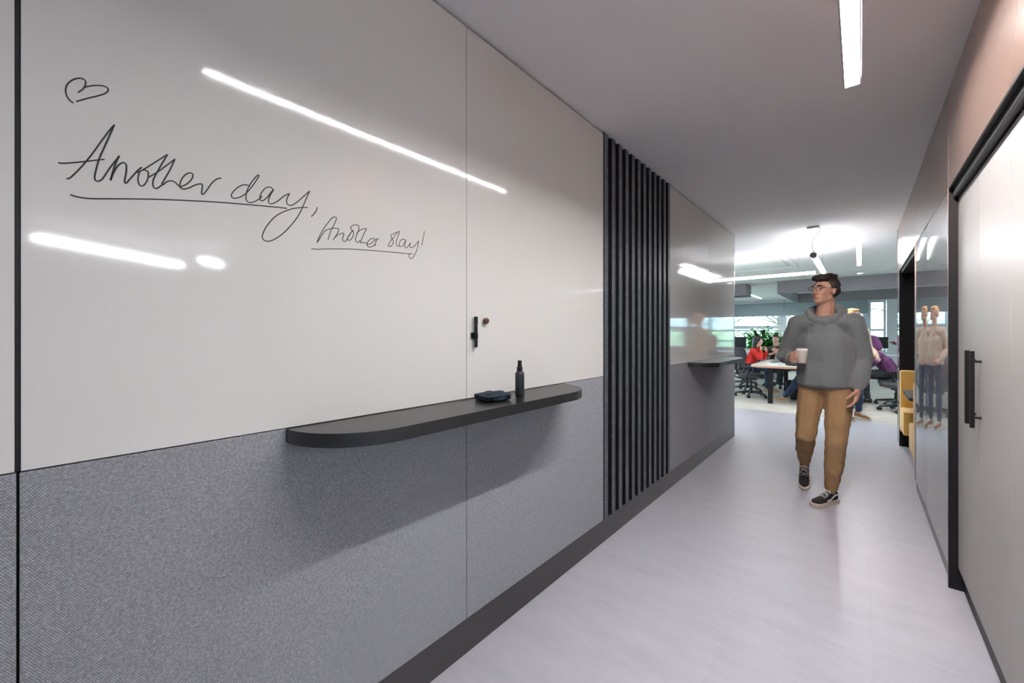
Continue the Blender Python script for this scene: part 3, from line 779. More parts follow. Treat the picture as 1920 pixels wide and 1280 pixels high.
for k in range(5200):
    c = Vector((rnd.uniform(-14, 22), rnd.uniform(-.8, .8), rnd.uniform(0, 2.3) + .25 * math.sin(k))); u = Vector([rnd.gauss(0, 1) for _ in range(3)]).normalized(); w = u.orthogonal().normalized(); s_ = rnd.uniform(.15, .3)
    b.quad(c + u * s_, c + w * s_ * .6, c - u * s_, c - w * s_ * .6)
b.build('foliage', M['tree_leaf'], t, fix=False)
t = empty('railing', (.9, 19.6, -.6), label='teal metal railing outside the narrow right window', cat='railing')
b = MB(); b.box(-2, 3, -.03, .03, 1.65, 1.71); b.box(-2, 3, -.03, .03, .1, .15); b.build('rail', M['teal'], t)
b = MB()
for k in range(42): b.cyl((-2 + k * .12, 0, 0), (-2 + k * .12, 0, 1.65), .012, n=6)
b.build('balusters', M['teal'], t)
#PART2
# ------------------------------------------------------------------ office furniture
def chair(loc, rz, label, group=None):
    t = empty('office_chair', loc, R(rz), label=label, cat='office chair', group=group)
    b = MB(); b.prism(rrect(-.245, .245, -.26, .22, .10), .425, .487, bev=.02); b.build('seat', M['chair_pad'], t, auto=50)
    # curved back: grid bent around the sitter
    b = MB(); n, k = 10, 8; P = {}
    for side in (0, 1):
        for i in range(n + 1):
            for j in range(k + 1):
                s_ = -1 + 2 * i / n; z = .56 + .46 * j / k; w = .235 * (1 - .18 * (j / k) ** 2) * (1 - .12 * (1 - j / k) ** 2)
                y = .235 + .09 * (j / k) ** 1.3 - .05 * s_ * s_ - .03 * math.sin(j / k * 3.1) + side * .022
                P[side, i, j] = b.bm.verts.new((s_ * w, y, z))
    for side in (0, 1):
        for i in range(n):
            for j in range(k):
                b.bm.faces.new((P[side, i, j], P[side, i + 1, j], P[side, i + 1, j + 1], P[side, i, j + 1]))
    for i in range(n):
        for j in (0, k): b.bm.faces.new((P[0, i, j], P[0, i + 1, j], P[1, i + 1, j], P[1, i, j]))
    for j in range(k):
        for i in (0, n): b.bm.faces.new((P[0, i, j], P[0, i, j + 1], P[1, i, j + 1], P[1, i, j]))
    b.build('backrest', M['chair_mesh'], t, smooth=True)
    b = MB(); b.tube(catmull([(-.20, .0, .42), (-.235, .2, .42), (-.21, .31, .52), (-.14, .32, .68), (0, .30, .78), (.14, .32, .68), (.21, .31, .52), (.235, .2, .42), (.20, .0, .42)]), .018, n=8)
    b.build('back_frame', M['chair_plastic'], t, smooth=True)
    b = MB(); b.box(-.12, .12, -.12, .16, .37, .423, bev=.015); b.cyl((.12, 0, .41), (.24, 0, .405), .009); b.build('mechanism', M['chair_plastic'], t)
    for s_ in (-1, 1):
        b = MB(); b.prism(rrect(s_ * .285 - .042, s_ * .285 + .042, -.15, .10, .03), .655, .68, bev=.008); b.build('armrest', M['chair_plastic'], t, auto=50)
        b = MB(); b.tube(catmull([(s_ * .2, .05, .42), (s_ * .28, .04, .45), (s_ * .29, .0, .56), (s_ * .287, -.02, .655)]), .017, n=8); b.build('arm_post', M['chair_plastic'], t, smooth=True)
    b = MB(); b.cyl((0, 0, .12), (0, 0, .25), .030, n=20); b.cyl((0, 0, .25), (0, 0, .39), .018, n=20); b.build('column', M['chair_plastic'], t, auto=50)
    b = MB(); b.cyl((0, 0, .075), (0, 0, .135), .045, n=20)
    for k in range(5):
        a = R(90 + 72 * k + 20); b.tube([(math.cos(a) * .03, math.sin(a) * .03, .11), (math.cos(a) * .17, math.sin(a) * .17, .095), (math.cos(a) * .30, math.sin(a) * .30, .075)], [.028, .022, .016], n=8)
    b.build('base', M['chair_plastic'], t, auto=50)
    for k in range(5):
        a = R(90 + 72 * k + 20); c = Vector((math.cos(a) * .30, math.sin(a) * .30, 0)); d = Vector((-math.sin(a + .6), math.cos(a + .6), 0))
        b = MB(); b.cyl(c + d * .008 + Vector((0, 0, .03)), c + d * .028 + Vector((0, 0, .03)), .0295, n=16); b.cyl(c - d * .028 + Vector((0, 0, .03)), c - d * .008 + Vector((0, 0, .03)), .0295, n=16); b.cyl(c + Vector((0, 0, .03)), c + Vector((0, 0, .078)), .010, n=8)
        b.build('caster', M['chair_plastic'], t, auto=50)
    return t
ch0 = chair((-1.80, 10.0, 0), 90, 'empty black office chair at the near left corner of the meeting table', 'office chairs')
for loc, rz, lab in [((-2.05, 10.97, 0), 90, 'black office chair under the person in red'), ((-1.6, 12.22, 0), 0, 'office chair under the person with the moustache'),
        ((-2.3, 12.1, 0), 150, 'empty black office chair behind the person in red'), ((.52, 10.5, 0), -90, 'black office chair under the person in the plum hoodie'),
        ((.56, 9.75, 0), -70, 'empty black office chair cut off by the end of the taupe wall'), ((-.30, 9.75, 0), -90, 'office chair hidden behind the person in the grey hoodie')]:
    c = dup(ch0); c.location = loc; c.rotation_euler = (0, 0, R(rz)); c['label'] = lab

t = empty('meeting_table', (-1.16, 10.42, 0), label='meeting table with pale top and oak edge where the people sit', cat='table')
b = MB(); b.prism(rrect(-.53, .53, -1.26, 1.26, .34, n=10), .736, .741); b.build('table_top', M['tabletop'], t)
b = MB(); b.prism(rrect(-.54, .54, -1.27, 1.27, .35, n=10), .700, .7355, bev=.002); b.build('edge_board', M['wood'], t, auto=50)
for x in (-.17, .36):
    for y in (-1.16, 1.05):
        b = MB(); b.box(x - .04, x + .04, y - .03, y + .03, 0, .699, bev=.003); b.build('leg', M['metal_black'], t)
b = MB(); b.box(-.13, .32, -1.15, -1.10, .66, .699); b.box(-.13, .32, 1.03, 1.08, .66, .699); b.box(.07, .11, -1.1, 1.03, .66, .699); b.build('crossbar', M['metal_black'], t)
TZ = .7415
# things on the table
cw, N_, L_, bs = new_mat('clear_tumbler'); bs.inputs['Transmission Weight'].default_value = .85; bs.inputs['Roughness'].default_value = .05; bs.inputs['Base Color'].default_value = (.85, .9, .95, 1); bs.inputs['IOR'].default_value = 1.3
for x, y, lab, s_ in ((-1.36, 10.30, 'clear water carafe among the papers on the meeting table', 1.0), (-1.27, 10.42, 'clear drinking glass beside the carafe on the meeting table', .6)):
    b = MB(); b.lathe([(.036 * s_ ** .5, 0), (.042 * s_ ** .5, .02), (.042 * s_ ** .5, .11 * s_), (.026 * s_ ** .3, .15 * s_), (.03 * s_ ** .3, .20 * s_), (.027 * s_ ** .3, .20 * s_), (.023 * s_ ** .3, .15 * s_), (.038 * s_ ** .5, .11 * s_), (.038 * s_ ** .5, .02), (.02, .008)])
    o = b.build('glass_carafe' if s_ == 1 else 'drinking_glass', cw, smooth=True); o.location = (x, y, TZ); tag(o, lab, 'carafe' if s_ == 1 else 'glass')
t = empty('sandwich_box', (-1.30, 9.62, TZ), R(-40), label='white paper sandwich tray with green filling near the table edge', cat='food tray')
b = MB(); b.prism([(-.14, -.06), (.14, -.06), (.12, .06), (-.12, .06)], 0, .03, bev=.006); b.build('tray', M['paper'], t)
fused('filling', [[((-.1 + .04 * k, 0, .034), (.02, .04, .012))] for k in range(3)], M['leaf'], t, voxel=.008, smooth=1, wr=.004, wr_scale=50)
def slab(name, m, lab, cat, x, y, rz, w, d, h, z=TZ):
    b = MB(); b.box(-w / 2, w / 2, -d / 2, d / 2, 0, h, bev=min(.004, h * .3)); o = b.build(name, m); o.location = (x, y, z); o.rotation_euler = (0, 0, R(rz)); return tag(o, lab, cat)
slab('paper_sheet', M['paper'], 'white paper lying on the left part of the meeting table', 'paper', -1.52, 10.10, 12, .21, .297, .0012)
slab('paper_sheet', M['paper'], 'white paper on the meeting table in front of the moustached person', 'paper', -1.45, 11.35, -8, .297, .21, .0012)
slab('notebook', M['chair_plastic'], 'black notebook beside the papers in front of the person in red', 'notebook', -1.40, 10.72, 25, .18, .25, .018)
slab('paper_sheet', M['paper'], 'white paper behind the black pouch on the meeting table', 'paper', -1.05, 10.0, 30, .21, .297, .0012)
o = fused('pouch', [[((-.11, 0, .03), (.05, .06, .03)), ((.11, 0, .035), (.05, .06, .035))]], M['chair_plastic'], None, voxel=.01, wr=.005, wr_scale=20); o.location = (-.95, 9.42, TZ + .006); tag(o, 'soft black pouch on the table edge beside the walking person', 'pouch')
o = fused('backpack', [[((-.12, 0, .10), (.08, .11, .10)), ((.12, 0, .10), (.08, .11, .10))], [((-.1, 0, .30), (.08, .09, .10)), ((.1, 0, .30), (.08, .09, .10))], [((0, 0, .1), (.16, .12, .1)), ((0, 0, .33), (.14, .09, .08))], [((0, -.1, .14), (.11, .05, .10))]], M['trouser'], None, voxel=.015, wr=.012, wr_scale=10)
o.location = (-1.02, 10.15, .0); tag(o, 'black backpack on the carpet under the meeting table', 'backpack')
# desks and monitors
def desk(x0, x1, y0, y1, label):
    t = empty('desk', ((x0 + x1) / 2, (y0 + y1) / 2, 0), label=label, cat='desk')
    w, h = (x1 - x0) / 2, (y1 - y0) / 2
    b = MB(); b.box(-w, w, -h, h, .715, .74, bev=.003); b.build('table_top', M['white'], t)
    for sx in (-1, 1):
        for sy in (-1, 1): b = MB(); b.box(sx * (w - .05) - .025, sx * (w - .05) + .025, sy * (h - .05) - .025, sy * (h - .05) + .025, 0, .7145); b.build('leg', M['metal_black'], t)
desk(-4.4, -2.55, 13.25, 14.0, 'long white desk with a monitor at the left of the office')
desk(-.4, 1.6, 15.9, 16.7, 'white desk with a monitor in front of the right windows')
def monitor(x, y, label, rz=0):
    t = empty('monitor', (x, y, .7405), R(rz), label=label, cat='monitor')
    b = MB(); b.box(-.27, .27, -.014, .014, .20, .54, bev=.004); b.build('screen', M['screen'], t)
    b = MB(); b.cyl((0, .03, .01), (0, .03, .34), .017); b.box(-.03, .03, .0142, .04, .30, .38); b.build('stand', M['chair_plastic'], t, auto=50)
    b = MB(); b.box(-.12, .12, -.08, .10, 0, .012, bev=.003); b.build('base', M['chair_plastic'], t)
monitor(-2.84, 13.6, 'dark monitor on the desk at the left edge of the office view', 8)
monitor(.36, 16.2, 'dark monitor before the window behind the plum hoodie', 0)
# tall leafy plant
t = empty('potted_plant', (-2.2, 14.25, 0), label='big glossy green leafy plant in a grey planter behind the person in red', cat='plant')
b = MB(); b.prism(rrect(-.32, .32, -.22, .22, .03), 0, .62, bev=.004); b.build('planter', M['pot'], t, auto=50)
b = MB(); b.box(-.29, .29, -.19, .19, .6205, .635); b.build('soil', M['soil'], t)
def leaf(b, base, d, L_, w, rnd, droop=.4):
    side = d.cross(Vector((0, 0, 1)))
    if side.length < .05: side = Vector((1, 0, 0))
    side.normalize(); up = side.cross(d).normalized(); cen = []
    for i in range(6):
        s_ = i / 5; p = base + d * (L_ * s_) - Vector((0, 0, droop * L_ * s_ * s_)); ww = w * math.sin(math.pi * min(.97, s_ * .92 + .06)) ** .8; cen.append((p, ww))
    rows = [[b.bm.verts.new(p - side * ww + up * ww * .35), b.bm.verts.new(p), b.bm.verts.new(p + side * ww + up * ww * .35)] for p, ww in cen]
    for A, B in zip(rows, rows[1:]):
        for k in (0, 1): b.bm.faces.new((A[k], A[k + 1], B[k + 1], B[k]))
rnd = random.Random(11); bl = MB(); bd = MB(); bs_ = MB()
for k in range(46):
    a = rnd.uniform(0, 6.28); o_ = Vector((rnd.uniform(-.24, .24), rnd.uniform(-.14, .14), .63)); sp = rnd.uniform(.08, .48); top = o_ + Vector((math.cos(a) * sp, math.sin(a) * sp * .6, rnd.uniform(.35, .88) * (1.15 - sp * .7)))
    mid = o_.lerp(top, .5) + Vector((0, 0, .10)); path = catmull([o_, mid, top], 6); bs_.tube(path, .008, n=5)
    for i in range(3, len(path), 1):
        for s_ in (0, 1):
            a2 = rnd.uniform(0, 6.28); d = Vector((math.cos(a2), math.sin(a2), rnd.uniform(-.1, .8))).normalized()
            leaf(bl, path[i], d, rnd.uniform(.14, .23), rnd.uniform(.038, .060), rnd)
for k in range(7):
    d = Vector((-.5 + .12 * k * (k % 2), -.2, .8)).normalized(); leaf(bd, Vector((-.45 + .09 * k, -.2, 1.22 + .03 * (k % 3))), d, .27, .055, rnd, .1)
bs_.tube([(-.1, -.1, .63), (-.2, -.15, 1.0), (-.3, -.2, 1.25)], .01)
bs_.build('stem', M['stem'], t, smooth=True); f = bl.build('leaves', M['leaf'], t, smooth=True, fix=False); bd.build('dark_leaves', M['leaf_dark'], t, smooth=True, fix=False)

# ------------------------------------------------------------------ people
def V(*a): return Vector(a)
def hand(w, d, n, s_, curl=(20, 30, 25), sc=1.0, thumb=0.3):
    w, d, n, s_ = Vector(w), Vector(d).normalized(), Vector(n), Vector(s_)
    n = (n - d * n.dot(d)).normalized(); t_ = d.cross(n).normalized(); s_ = t_ if t_.dot(s_) > 0 else -t_
    ch = []
    ib = w + (d * .088 + s_ * .028) * sc; pb = w + (d * .076 - s_ * .032) * sc
    ch.append([(w, .024 * sc), (ib, .0125 * sc)]); ch.append([(w, .024 * sc), (pb, .0115 * sc)]); ch.append([(ib, .0125 * sc), (pb, .0115 * sc)])
    ch.append([(w + s_ * .012 * sc, .020 * sc), (w + (d * .075) * sc, .0135 * sc)])
    for i, L_ in enumerate((.072, .081, .075, .060)):
        p = ib.lerp(pb, i / 3); a = 0; c = [(p, .0098 * sc)]
        for f, cu, r in ((.45, curl[0], .0092), (.30, curl[1], .0083), (.25, curl[2], .0072)):
            a += R(cu * (1 + .12 * (i - 1))); dd = d * math.cos(a) + n * math.sin(a) + s_ * (.10 - .07 * i); p = p + dd.normalized() * L_ * f * sc; c.append((p, r * sc))
        ch.append(c)
    p0 = w + (d * .022 + s_ * .022) * sc; p1 = p0 + (d * .55 + s_ * .72 + n * thumb).normalized() * .042 * sc; p2 = p1 + (d * .8 + s_ * .35 + n * thumb * 1.6).normalized() * .034 * sc; p3 = p2 + (d * .8 + s_ * .1 + n * thumb * 2.2).normalized() * .026 * sc
    ch.append([(p0, .016 * sc), (p1, .0125 * sc), (p2, .0108 * sc), (p3, .0085 * sc)])
    return ch

def head_mats(J):
    return Matrix.Translation(J['head']) @ Euler((R(J.get('pitch', 0)), 0, R(J.get('yaw', 0)))).to_matrix().to_4x4()

def foot_mat(pos, yaw, lift=0, z=0):
    # pos: ankle over floor; lift: heel up about the ball of the foot (degrees)
    rz = Matrix.Rotation(R(yaw), 4, 'Z')
    return Matrix.Translation(Vector((pos[0], pos[1], z))) @ rz @ Matrix.Translation((0, -.13, 0)) @ Matrix.Rotation(R(lift), 4, 'X') @ Matrix.Translation((0, .13, 0))

def shoe(parent, m, upper, sole, stripe=False, laces=True, high=False):
    t_out = [(.0, .075), (.030, .062), (.038, .02), (.037, -.05), (.047, -.12), (.048, -.16), (.036, -.205), (.0, -.225), (-.034, -.205), (-.043, -.16), (-.041, -.12), (-.032, -.05), (-.034, .02), (-.029, .062)]
    t_out = [(p.x, p.y) for p in catmull([V(x, y, 0) for x, y in t_out + [t_out[0]]], 3)[:-1]]
    b = MB(); b.prism(t_out, .0, .030, bev=.004); b.bm.transform(m); so = b.build('shoe', sole, parent, auto=60)
    up = [[((0, .035, .045), (.031, .034, .03)), ((0, -.06, .045), (.034, .03, .032)), ((0, -.16, .036), (.039, .05, .022))],
          [((0, .035, .07), (.030, .036, .028)), ((0, -.03, .072), (.031, .03, .024)), ((0, -.10, .05), (.030, .03, .022))],
          [((0, .01, .10 if high else .086), (.034, .044, .03 if high else .014))]]
    o = fused('upper', [(c, m) for c in up], upper, so, voxel=.005, smooth=2)
    if laces:
        b = MB()
        for k in range(5):
            y = -.045 - .017 * k; z = .099 - .0075 * k; s_ = 1 if k % 2 else -1
            b.tube([(-.024, y, z - .010), (0, y - .004 * s_, z + .001), (.024, y, z - .010)], .0032, n=6)
        for s_ in (-1, 1): b.tube(catmull([(0, -.04, .103), (s_ * .022, -.05, .110), (s_ * .034, -.062, .098), (s_ * .02, -.058, .103), (0, -.045, .105)]), .0026, n=6); b.tube([(0, -.045, .105), (s_ * .02, -.085, .088), (s_ * .03, -.10, .070)], .0024, n=6)
        b.bm.transform(m); b.build('laces', M['lace'], so, smooth=True)
    if stripe:
        b = MB()
        for s_ in (-1, 1):
            pts = [(.0225, .052, .060), (.0290, .03, .072), (.0315, .0, .072), (.0325, -.03, .060), (.0345, -.055, .047), (.0360, -.085, .042), (.0370, -.105, .044)]
            pts = catmull([V(s_ * x, y, z) for x, y, z in pts], 4)
            for p, q in zip(pts, pts[1:]):
                u_ = V(0, .0, .0055); o_ = V(s_ * .004, 0, 0)
                A = [b.bm.verts.new(x) for x in (p - u_, q - u_, q + u_, p + u_)]; B = [b.bm.verts.new(x + o_) for x in (p - u_, q - u_, q + u_, p + u_)]
                b.bm.faces.new(A); b.bm.faces.new(B[::-1])
                for k in range(4): b.bm.faces.new((A[k], A[(k + 1) % 4], B[(k + 1) % 4], B[k]))
        b.bm.transform(m); b.build('side_stripe', M['lace'], so)
    return so

def person(label, loc, rz, J, S):
    t = empty('person', loc, R(rz), label=label, cat='person')
    sc = S.get('scale', 1.0); t.scale = (sc, sc, sc)
    vx = S.get('voxel', .009)
    sk = M[S.get('skin', 'skin')]; g = S.get('girth', 1.0); HM = head_mats(J)
    H = lambda c: [(c, HM)][0]
    hp_ = lambda ch: (ch, HM)
    pel, chest, nb, sh, el, wr, hip, kn = (J[k] for k in ('pel', 'chest', 'nb', 'sh', 'el', 'wr', 'hip', 'kn'))
    feet = J['feet']; an = [f @ V(0, .0, .10) for f in feet]
    waist = pel.lerp(chest, .5)
    hc = HM @ V(0, .02, -.06)
    P = [[(pel, (.14 * g, .09 * g, .09)), (waist, (.12 * g, .085 * g, .07)), (chest, (.145 * g, .095 * g, .11))], [(sh[0], .045), (sh[1], .045)], [(chest, (.13, .09, .1)), (nb, (.06, .055, .05))],
         [(nb - V(0, 0, .03), (.062, .06, .04)), (hc, (.057, .058, .03))]]
    for s_ in (0, 1):
        P.append([(sh[s_], .048), (el[s_], .037), (wr[s_], .025)])
        P.append([(hip[s_], .078), (kn[s_], .05), (an[s_], .034)])
        P.append([(an[s_], .034), (feet[s_] @ V(0, -.03, .050), .022), (feet[s_] @ V(0, -.14, .036), .013)])
        hd = J['hands'][s_]
        P += hand(wr[s_], *hd[0:3], curl=hd[3], thumb=hd[4] if len(hd) > 4 else .3)
    hs = [[((0, .018, .03), (.070, .090, .083))], [((0, -.028, .0), (.060, .060, .074)), ((0, -.060, -.082), (.028, .024, .022))], [((.038, .0, -.055), (.026, .03, .028)), ((0, -.058, -.086), (.022, .02, .018))], [((-.038, .0, -.055), (.026, .03, .028)), ((0, -.058, -.086), (.022, .02, .018))],
          [((0, -.088, .018), (.0075, .010, .010)), ((0, -.107, -.020), (.010, .009, .008))], [((-.012, -.097, -.024), (.007, .008, .006)), ((.012, -.097, -.024), (.007, .008, .006))],
          [((-.048, -.070, .034), (.012, .012, .007)), ((-.012, -.086, .036), (.012, .010, .007))], [((.048, -.070, .034), (.012, .012, .007)), ((.012, -.086, .036), (.012, .010, .007))],
          [((-.034, -.062, -.018), (.020, .014, .018))], [((.034, -.062, -.018), (.020, .014, .018))], [((-.014, -.088, -.052), (.012, .009, .008)), ((.014, -.088, -.052), (.012, .009, .008))],
          [((-.073, .012, .012), (.006, .016, .018)), ((-.070, .006, -.018), (.006, .010, .012))], [((.073, .012, .012), (.006, .016, .018)), ((.070, .006, -.018), (.006, .010, .012))]]
    P += [(c, HM) for c in hs]
    body = fused('body', P, sk, t, voxel=vx, smooth=S.get('smooth', 2))
    if S.get('face', True):
        for s_ in (-1, 1):
            b = MB(); b.ell((s_ * .030, -.0745, .016), (.0135, .0125, .0100), m=HM); e_ = b.build('eye', M['eye'], t, smooth=True)
            b = MB(); b.ell((s_ * .030 , -.0850, .016), (.0062, .0030, .0062), m=HM); b.build('iris', M['iris'], e_, smooth=True)
            b = MB(); b.tube([HM @ V(s_ * .047, -.078, .036), HM @ V(s_ * .030, -.0925, .040), HM @ V(s_ * .014, -.0955, .037)], [.002, .0035, .003], n=6); b.build('eyebrow', M[S['hair_mat']], t, smooth=True)
        b = MB(); b.ell((0, -.0925, -.0485), (.019, .0055, .0030), m=HM); b.ell((0, -.0925, -.0555), (.016, .0055, .0038), m=HM); b.build('lips', M['lip'], t, smooth=True)
    # hair
    hr = [[((0, .032, .056), (.077, .088, .074))], [((0, .06, .02), (.070, .060, .075))], [((0, -.035, .095), (.055, .04, .022)), ((0, .03, .11), (.06, .06, .026))]]
    if S['hair'] == 'short': hr += [[((-.070, .02, .04), (.010, .03, .03))], [((.070, .02, .04), (.010, .03, .03))], [((-.03, -.045, .088), (.03, .026, .020)), ((.035, -.045, .088), (.028, .026, .020))]]
    if S['hair'] == 'fluffy': hr += [[((-.03, -.052, .106), (.036, .028, .022)), ((.04, -.046, .102), (.030, .028, .022))], [((0, .02, .120), (.07, .075, .026))], [((-.072, .015, .045), (.013, .036, .034))], [((.072, .015, .045), (.013, .036, .034))]]
    if S['hair'] == 'long': hr += [[((-.055, .03, .03), (.035, .06, .06)), ((-.075, .05, -.10), (.03, .05, .05)), ((-.08, .06, -.20), (.035, .045, .06))], [((.055, .03, .03), (.035, .06, .06)), ((.075, .05, -.10), (.03, .05, .05)), ((.08, .06, -.20), (.035, .045, .06))], [((0, .08, 0), (.06, .045, .08)), ((0, .09, -.22), (.08, .035, .06))], [((-.05, -.045, .075), (.022, .03, .03)), ((-.068, -.02, .02), (.012, .03, .05))], [((.05, -.045, .075), (.022, .03, .03)), ((.068, -.02, .02), (.012, .03, .05))]]
    if S['hair'] != 'none': fused('hair', [(c, HM) for c in hr], M[S['hair_mat']], t, voxel=.007, smooth=2, wr=S.get('hair_wr', .005), wr_scale=38)
    if S.get('moustache'):
        b = MB(); b.ell((0, -.099, -.040), (.024, .006, .006), m=HM); b.build('moustache', M['hair_black'], t, smooth=True)
    # top
    l = S.get('loose', 1.0); hem = J['hem']
    T = [[(hem, (.175 * l, .125 * l, .03)), (waist.lerp(hem, .5), (.180 * l, .135 * l, .06)), (waist, (.172 * l, .128 * l, .08)), (chest, (.176 * l, .125 * l, .12))],
         [(sh[0] - V(0, 0, .01), .064 * l), (sh[1] - V(0, 0, .01), .064 * l)], [(chest, (.15 * l, .115 * l, .12)), (nb - V(0, 0, .035), (.085, .075, .035))]]
    for s_ in (0, 1):
        m1 = sh[s_].lerp(el[s_], .5); cuff = el[s_].lerp(wr[s_], S.get('sleeve', .9))
        T.append([(sh[s_] - V(0, 0, .01), .066 * l), (m1, .061 * l), (el[s_], .056 * l), (el[s_].lerp(cuff, .7), .049 * l), (cuff, .036 * l)])
    top = fused(S.get('top_name', 'sweater'), T, M[S['top']], t, voxel=max(vx, .008), smooth=3, wr=S.get('wr', .010), wr_scale=9, seed=rz)
    if S.get('rib'):
        b = MB()
        b = [[(hem - V(0, 0, .012), (.163 * l, .116 * l, .026))]]
        fused('waistband', b, M[S['top']], top, voxel=.008, smooth=1)
    if S.get('hood') == 'down':
        hd_ = []
        ring = []
        for k in range(17):
            a = R(-90 + 360 * k / 16); x = math.sin(R(22.5 * k)) * .104; y = -math.cos(R(22.5 * k)) * .090; back = (y + .090) / .180
            ring.append((nb + V(x, y + .012, -.075 + .115 * back ** .6), (.022 + .026 * back, .020 + .03 * back, .030 + .018 * back)))
        hd_.append(ring)
        hd_.append([(nb + V(-.07, .085, .01), (.04, .035, .03)), (nb + V(0, .13, -.05), (.06, .03, .07)), (nb + V(.07, .085, .01), (.04, .035, .03))])
        fused('hood', hd_, M[S['top']], top, voxel=.007, smooth=3, wr=.006, wr_scale=16)
    if S.get('hood') == 'up':
        hr2 = [([((0, .035, .05), (.105, .115, .10))], HM), ([((0, .06, -.02), (.10, .09, .09)), ((0, .07, -.12), (.11, .08, .06))], HM), ([((-.07, -.03, -.03), (.03, .05, .08)), ((-.06, .0, -.13), (.05, .06, .05))], HM), ([((.07, -.03, -.03), (.03, .05, .08)), ((.06, .0, -.13), (.05, .06, .05))], HM)]
        fused('hood', hr2, M[S['top']], top, voxel=.008, smooth=4, wr=.006, wr_scale=12)
    if not S.get('hood'):
        ring = [(nb + V(math.sin(R(30 * k)) * .07, -math.cos(R(30 * k)) * .066 + .008, -.022 + .012 * (1 - math.cos(R(30 * k)))), .013) for k in range(13)]
        fused('collar', [ring], M[S['top']], top, voxel=.006, smooth=1)
    # trousers
    Q = [[(pel + V(0, 0, .02), (.155 * g, .112 * g, .07)), (pel - V(0, 0, .04), (.160 * g, .118 * g, .07))]]
    for s_ in (0, 1):
        end = an[s_].lerp(kn[s_], .06); pl = S.get('leg', 1.0)
        Q.append([(hip[s_], (.098, .098, .10)), (hip[s_].lerp(kn[s_], .5), .088 * pl), (kn[s_], .074 * pl), (kn[s_].lerp(end, .5), .067 * pl), (end, .048 * pl)])
        Q.append([(pel - V(0, 0, .04), (.12, .11, .07)), (hip[s_], .095)])
    fused('trousers', Q, M[S['legs']], t, voxel=max(vx, .009), smooth=3, wr=S.get('wr', .010) * .9, wr_scale=8, seed=3 + rz, wz=.8)
    for s_ in (0, 1): shoe(t, feet[s_], M[S['shoe']], M['sole'], stripe=S.get('stripe', False), laces=S.get('laces', False), high=S.get('high', False))
    return t, HM

# the walker in the grey hoodie
f_r = foot_mat((-.20, .42), 8, 44, .062); f_l = foot_mat((.03, .06), -24, 0)
J1 = dict(pel=V(0, .02, .985), chest=V(0, .0, 1.29), nb=V(0, .005, 1.525), head=V(0, -.025, 1.70), yaw=-30, pitch=-3,
          sh=[V(-.178, .01, 1.465), V(.178, -.0, 1.465)], el=[V(-.285, .07, 1.17), V(.228, .05, 1.17)], wr=[V(-.205, -.15, 1.165), V(.205, -.07, .945)],
          hip=[V(-.088, .03, .93), V(.088, .01, .93)], kn=[V(-.125, -.01, .53), V(.075, -.045, .52)], feet=[f_r, f_l], hem=V(0, .0, .955),
          hands=[(V(.30, -.93, .16), V(.93, .30, 0), V(0, 0, 1), (38, 42, 30), .75), (V(-.10, -.25, -1), V(-1, .1, 0), V(0, -1, 0), (18, 24, 18), .3)])
p1, HM1 = person('person in a grey hoodie and tan chinos walking with a cup in hand', (-.212, 4.06, 0), -4, J1,
    dict(hair='fluffy', hair_mat='hair_dark', top='hoodie', top_name='hoodie', hood='down', loose=1.09, legs='chino', leg=.98, shoe='shoe_black', stripe=True, laces=True, voxel=.006, wr=.006, rib=True, sleeve=.93))
b = MB()
for s_ in (-1, 1): b.tube([HM1 @ V(s_ * .030 + math.cos(R(20 * k)) * .024, -.102 + abs(math.cos(R(20 * k)) * .024 * (1) + 0) * .12 + .004 * 1, .015 + math.sin(R(20 * k)) * .019) for k in range(18)], .0017, n=6, close=True); b.tube([HM1 @ V(s_ * .054, -.095, .018), HM1 @ V(s_ * .073, -.04, .02), HM1 @ V(s_ * .078, .0, .018)], .0017, n=6)
b.tube([HM1 @ V(-.007, -.101, .02), HM1 @ V(0, -.104, .023), HM1 @ V(.007, -.101, .02)], .0017, n=6)
gl = b.build('glasses', M['metal_black'], p1, smooth=True)
# cup in the right hand
mw = Matrix.Translation(p1.location) @ Matrix.Rotation(R(-4), 4, 'Z')
cc = mw @ V(-.115, -.225, 1.135)
t = empty('coffee_cup', cc, label='beige takeaway cup held by the person in the grey hoodie', cat='cup')
b = MB(); b.lathe([(.028, 0), (.029, .002), (.038, .098), (.0365, .098), (.028, .01)]); b.build('body', M['cup'], t, auto=50)
b = MB(); b.lathe([(.0395, .0985), (.0395, .106), (.035, .110), (.034, .114), (.02, .113)]); b.build('lid', M['paper'], t, auto=50)

# fair haired person in beige
J2 = dict(pel=V(0, .01, .985), chest=V(0, .0, 1.29), nb=V(0, .005, 1.525), head=V(0, -.025, 1.70), yaw=20, pitch=-8,
          sh=[V(-.18, 0, 1.455), V(.18, 0, 1.455)], el=[V(-.25, .05, 1.17), V(.26, .02, 1.17)], wr=[V(-.20, -.14, 1.02), V(.25, -.17, 1.03)],
          hip=[V(-.088, .01, .93), V(.088, .01, .93)], kn=[V(-.11, -.02, .52), V(.11, .02, .52)], feet=[foot_mat((-.12, -.03), -8), foot_mat((.12, .05), 8)], hem=V(0, .0, .955),
          hands=[(V(.4, -.9, -.2), V(.6, .3, -.6), V(.2, -.2, 1), (25, 30, 20)), (V(-.4, -.9, -.2), V(-.6, .3, -.6), V(-.2, -.2, 1), (25, 30, 20))])
person('fair haired person in a beige sweater and jeans standing behind the walking person', (-.09, 8.48, 0), 34, J2,
    dict(scale=.972, hair='short', hair_mat='hair_blond', skin='skin', top='beige', loose=1.05, legs='jeans', leg=.92, shoe='shoe_brown', laces=True, high=True, rib=True))

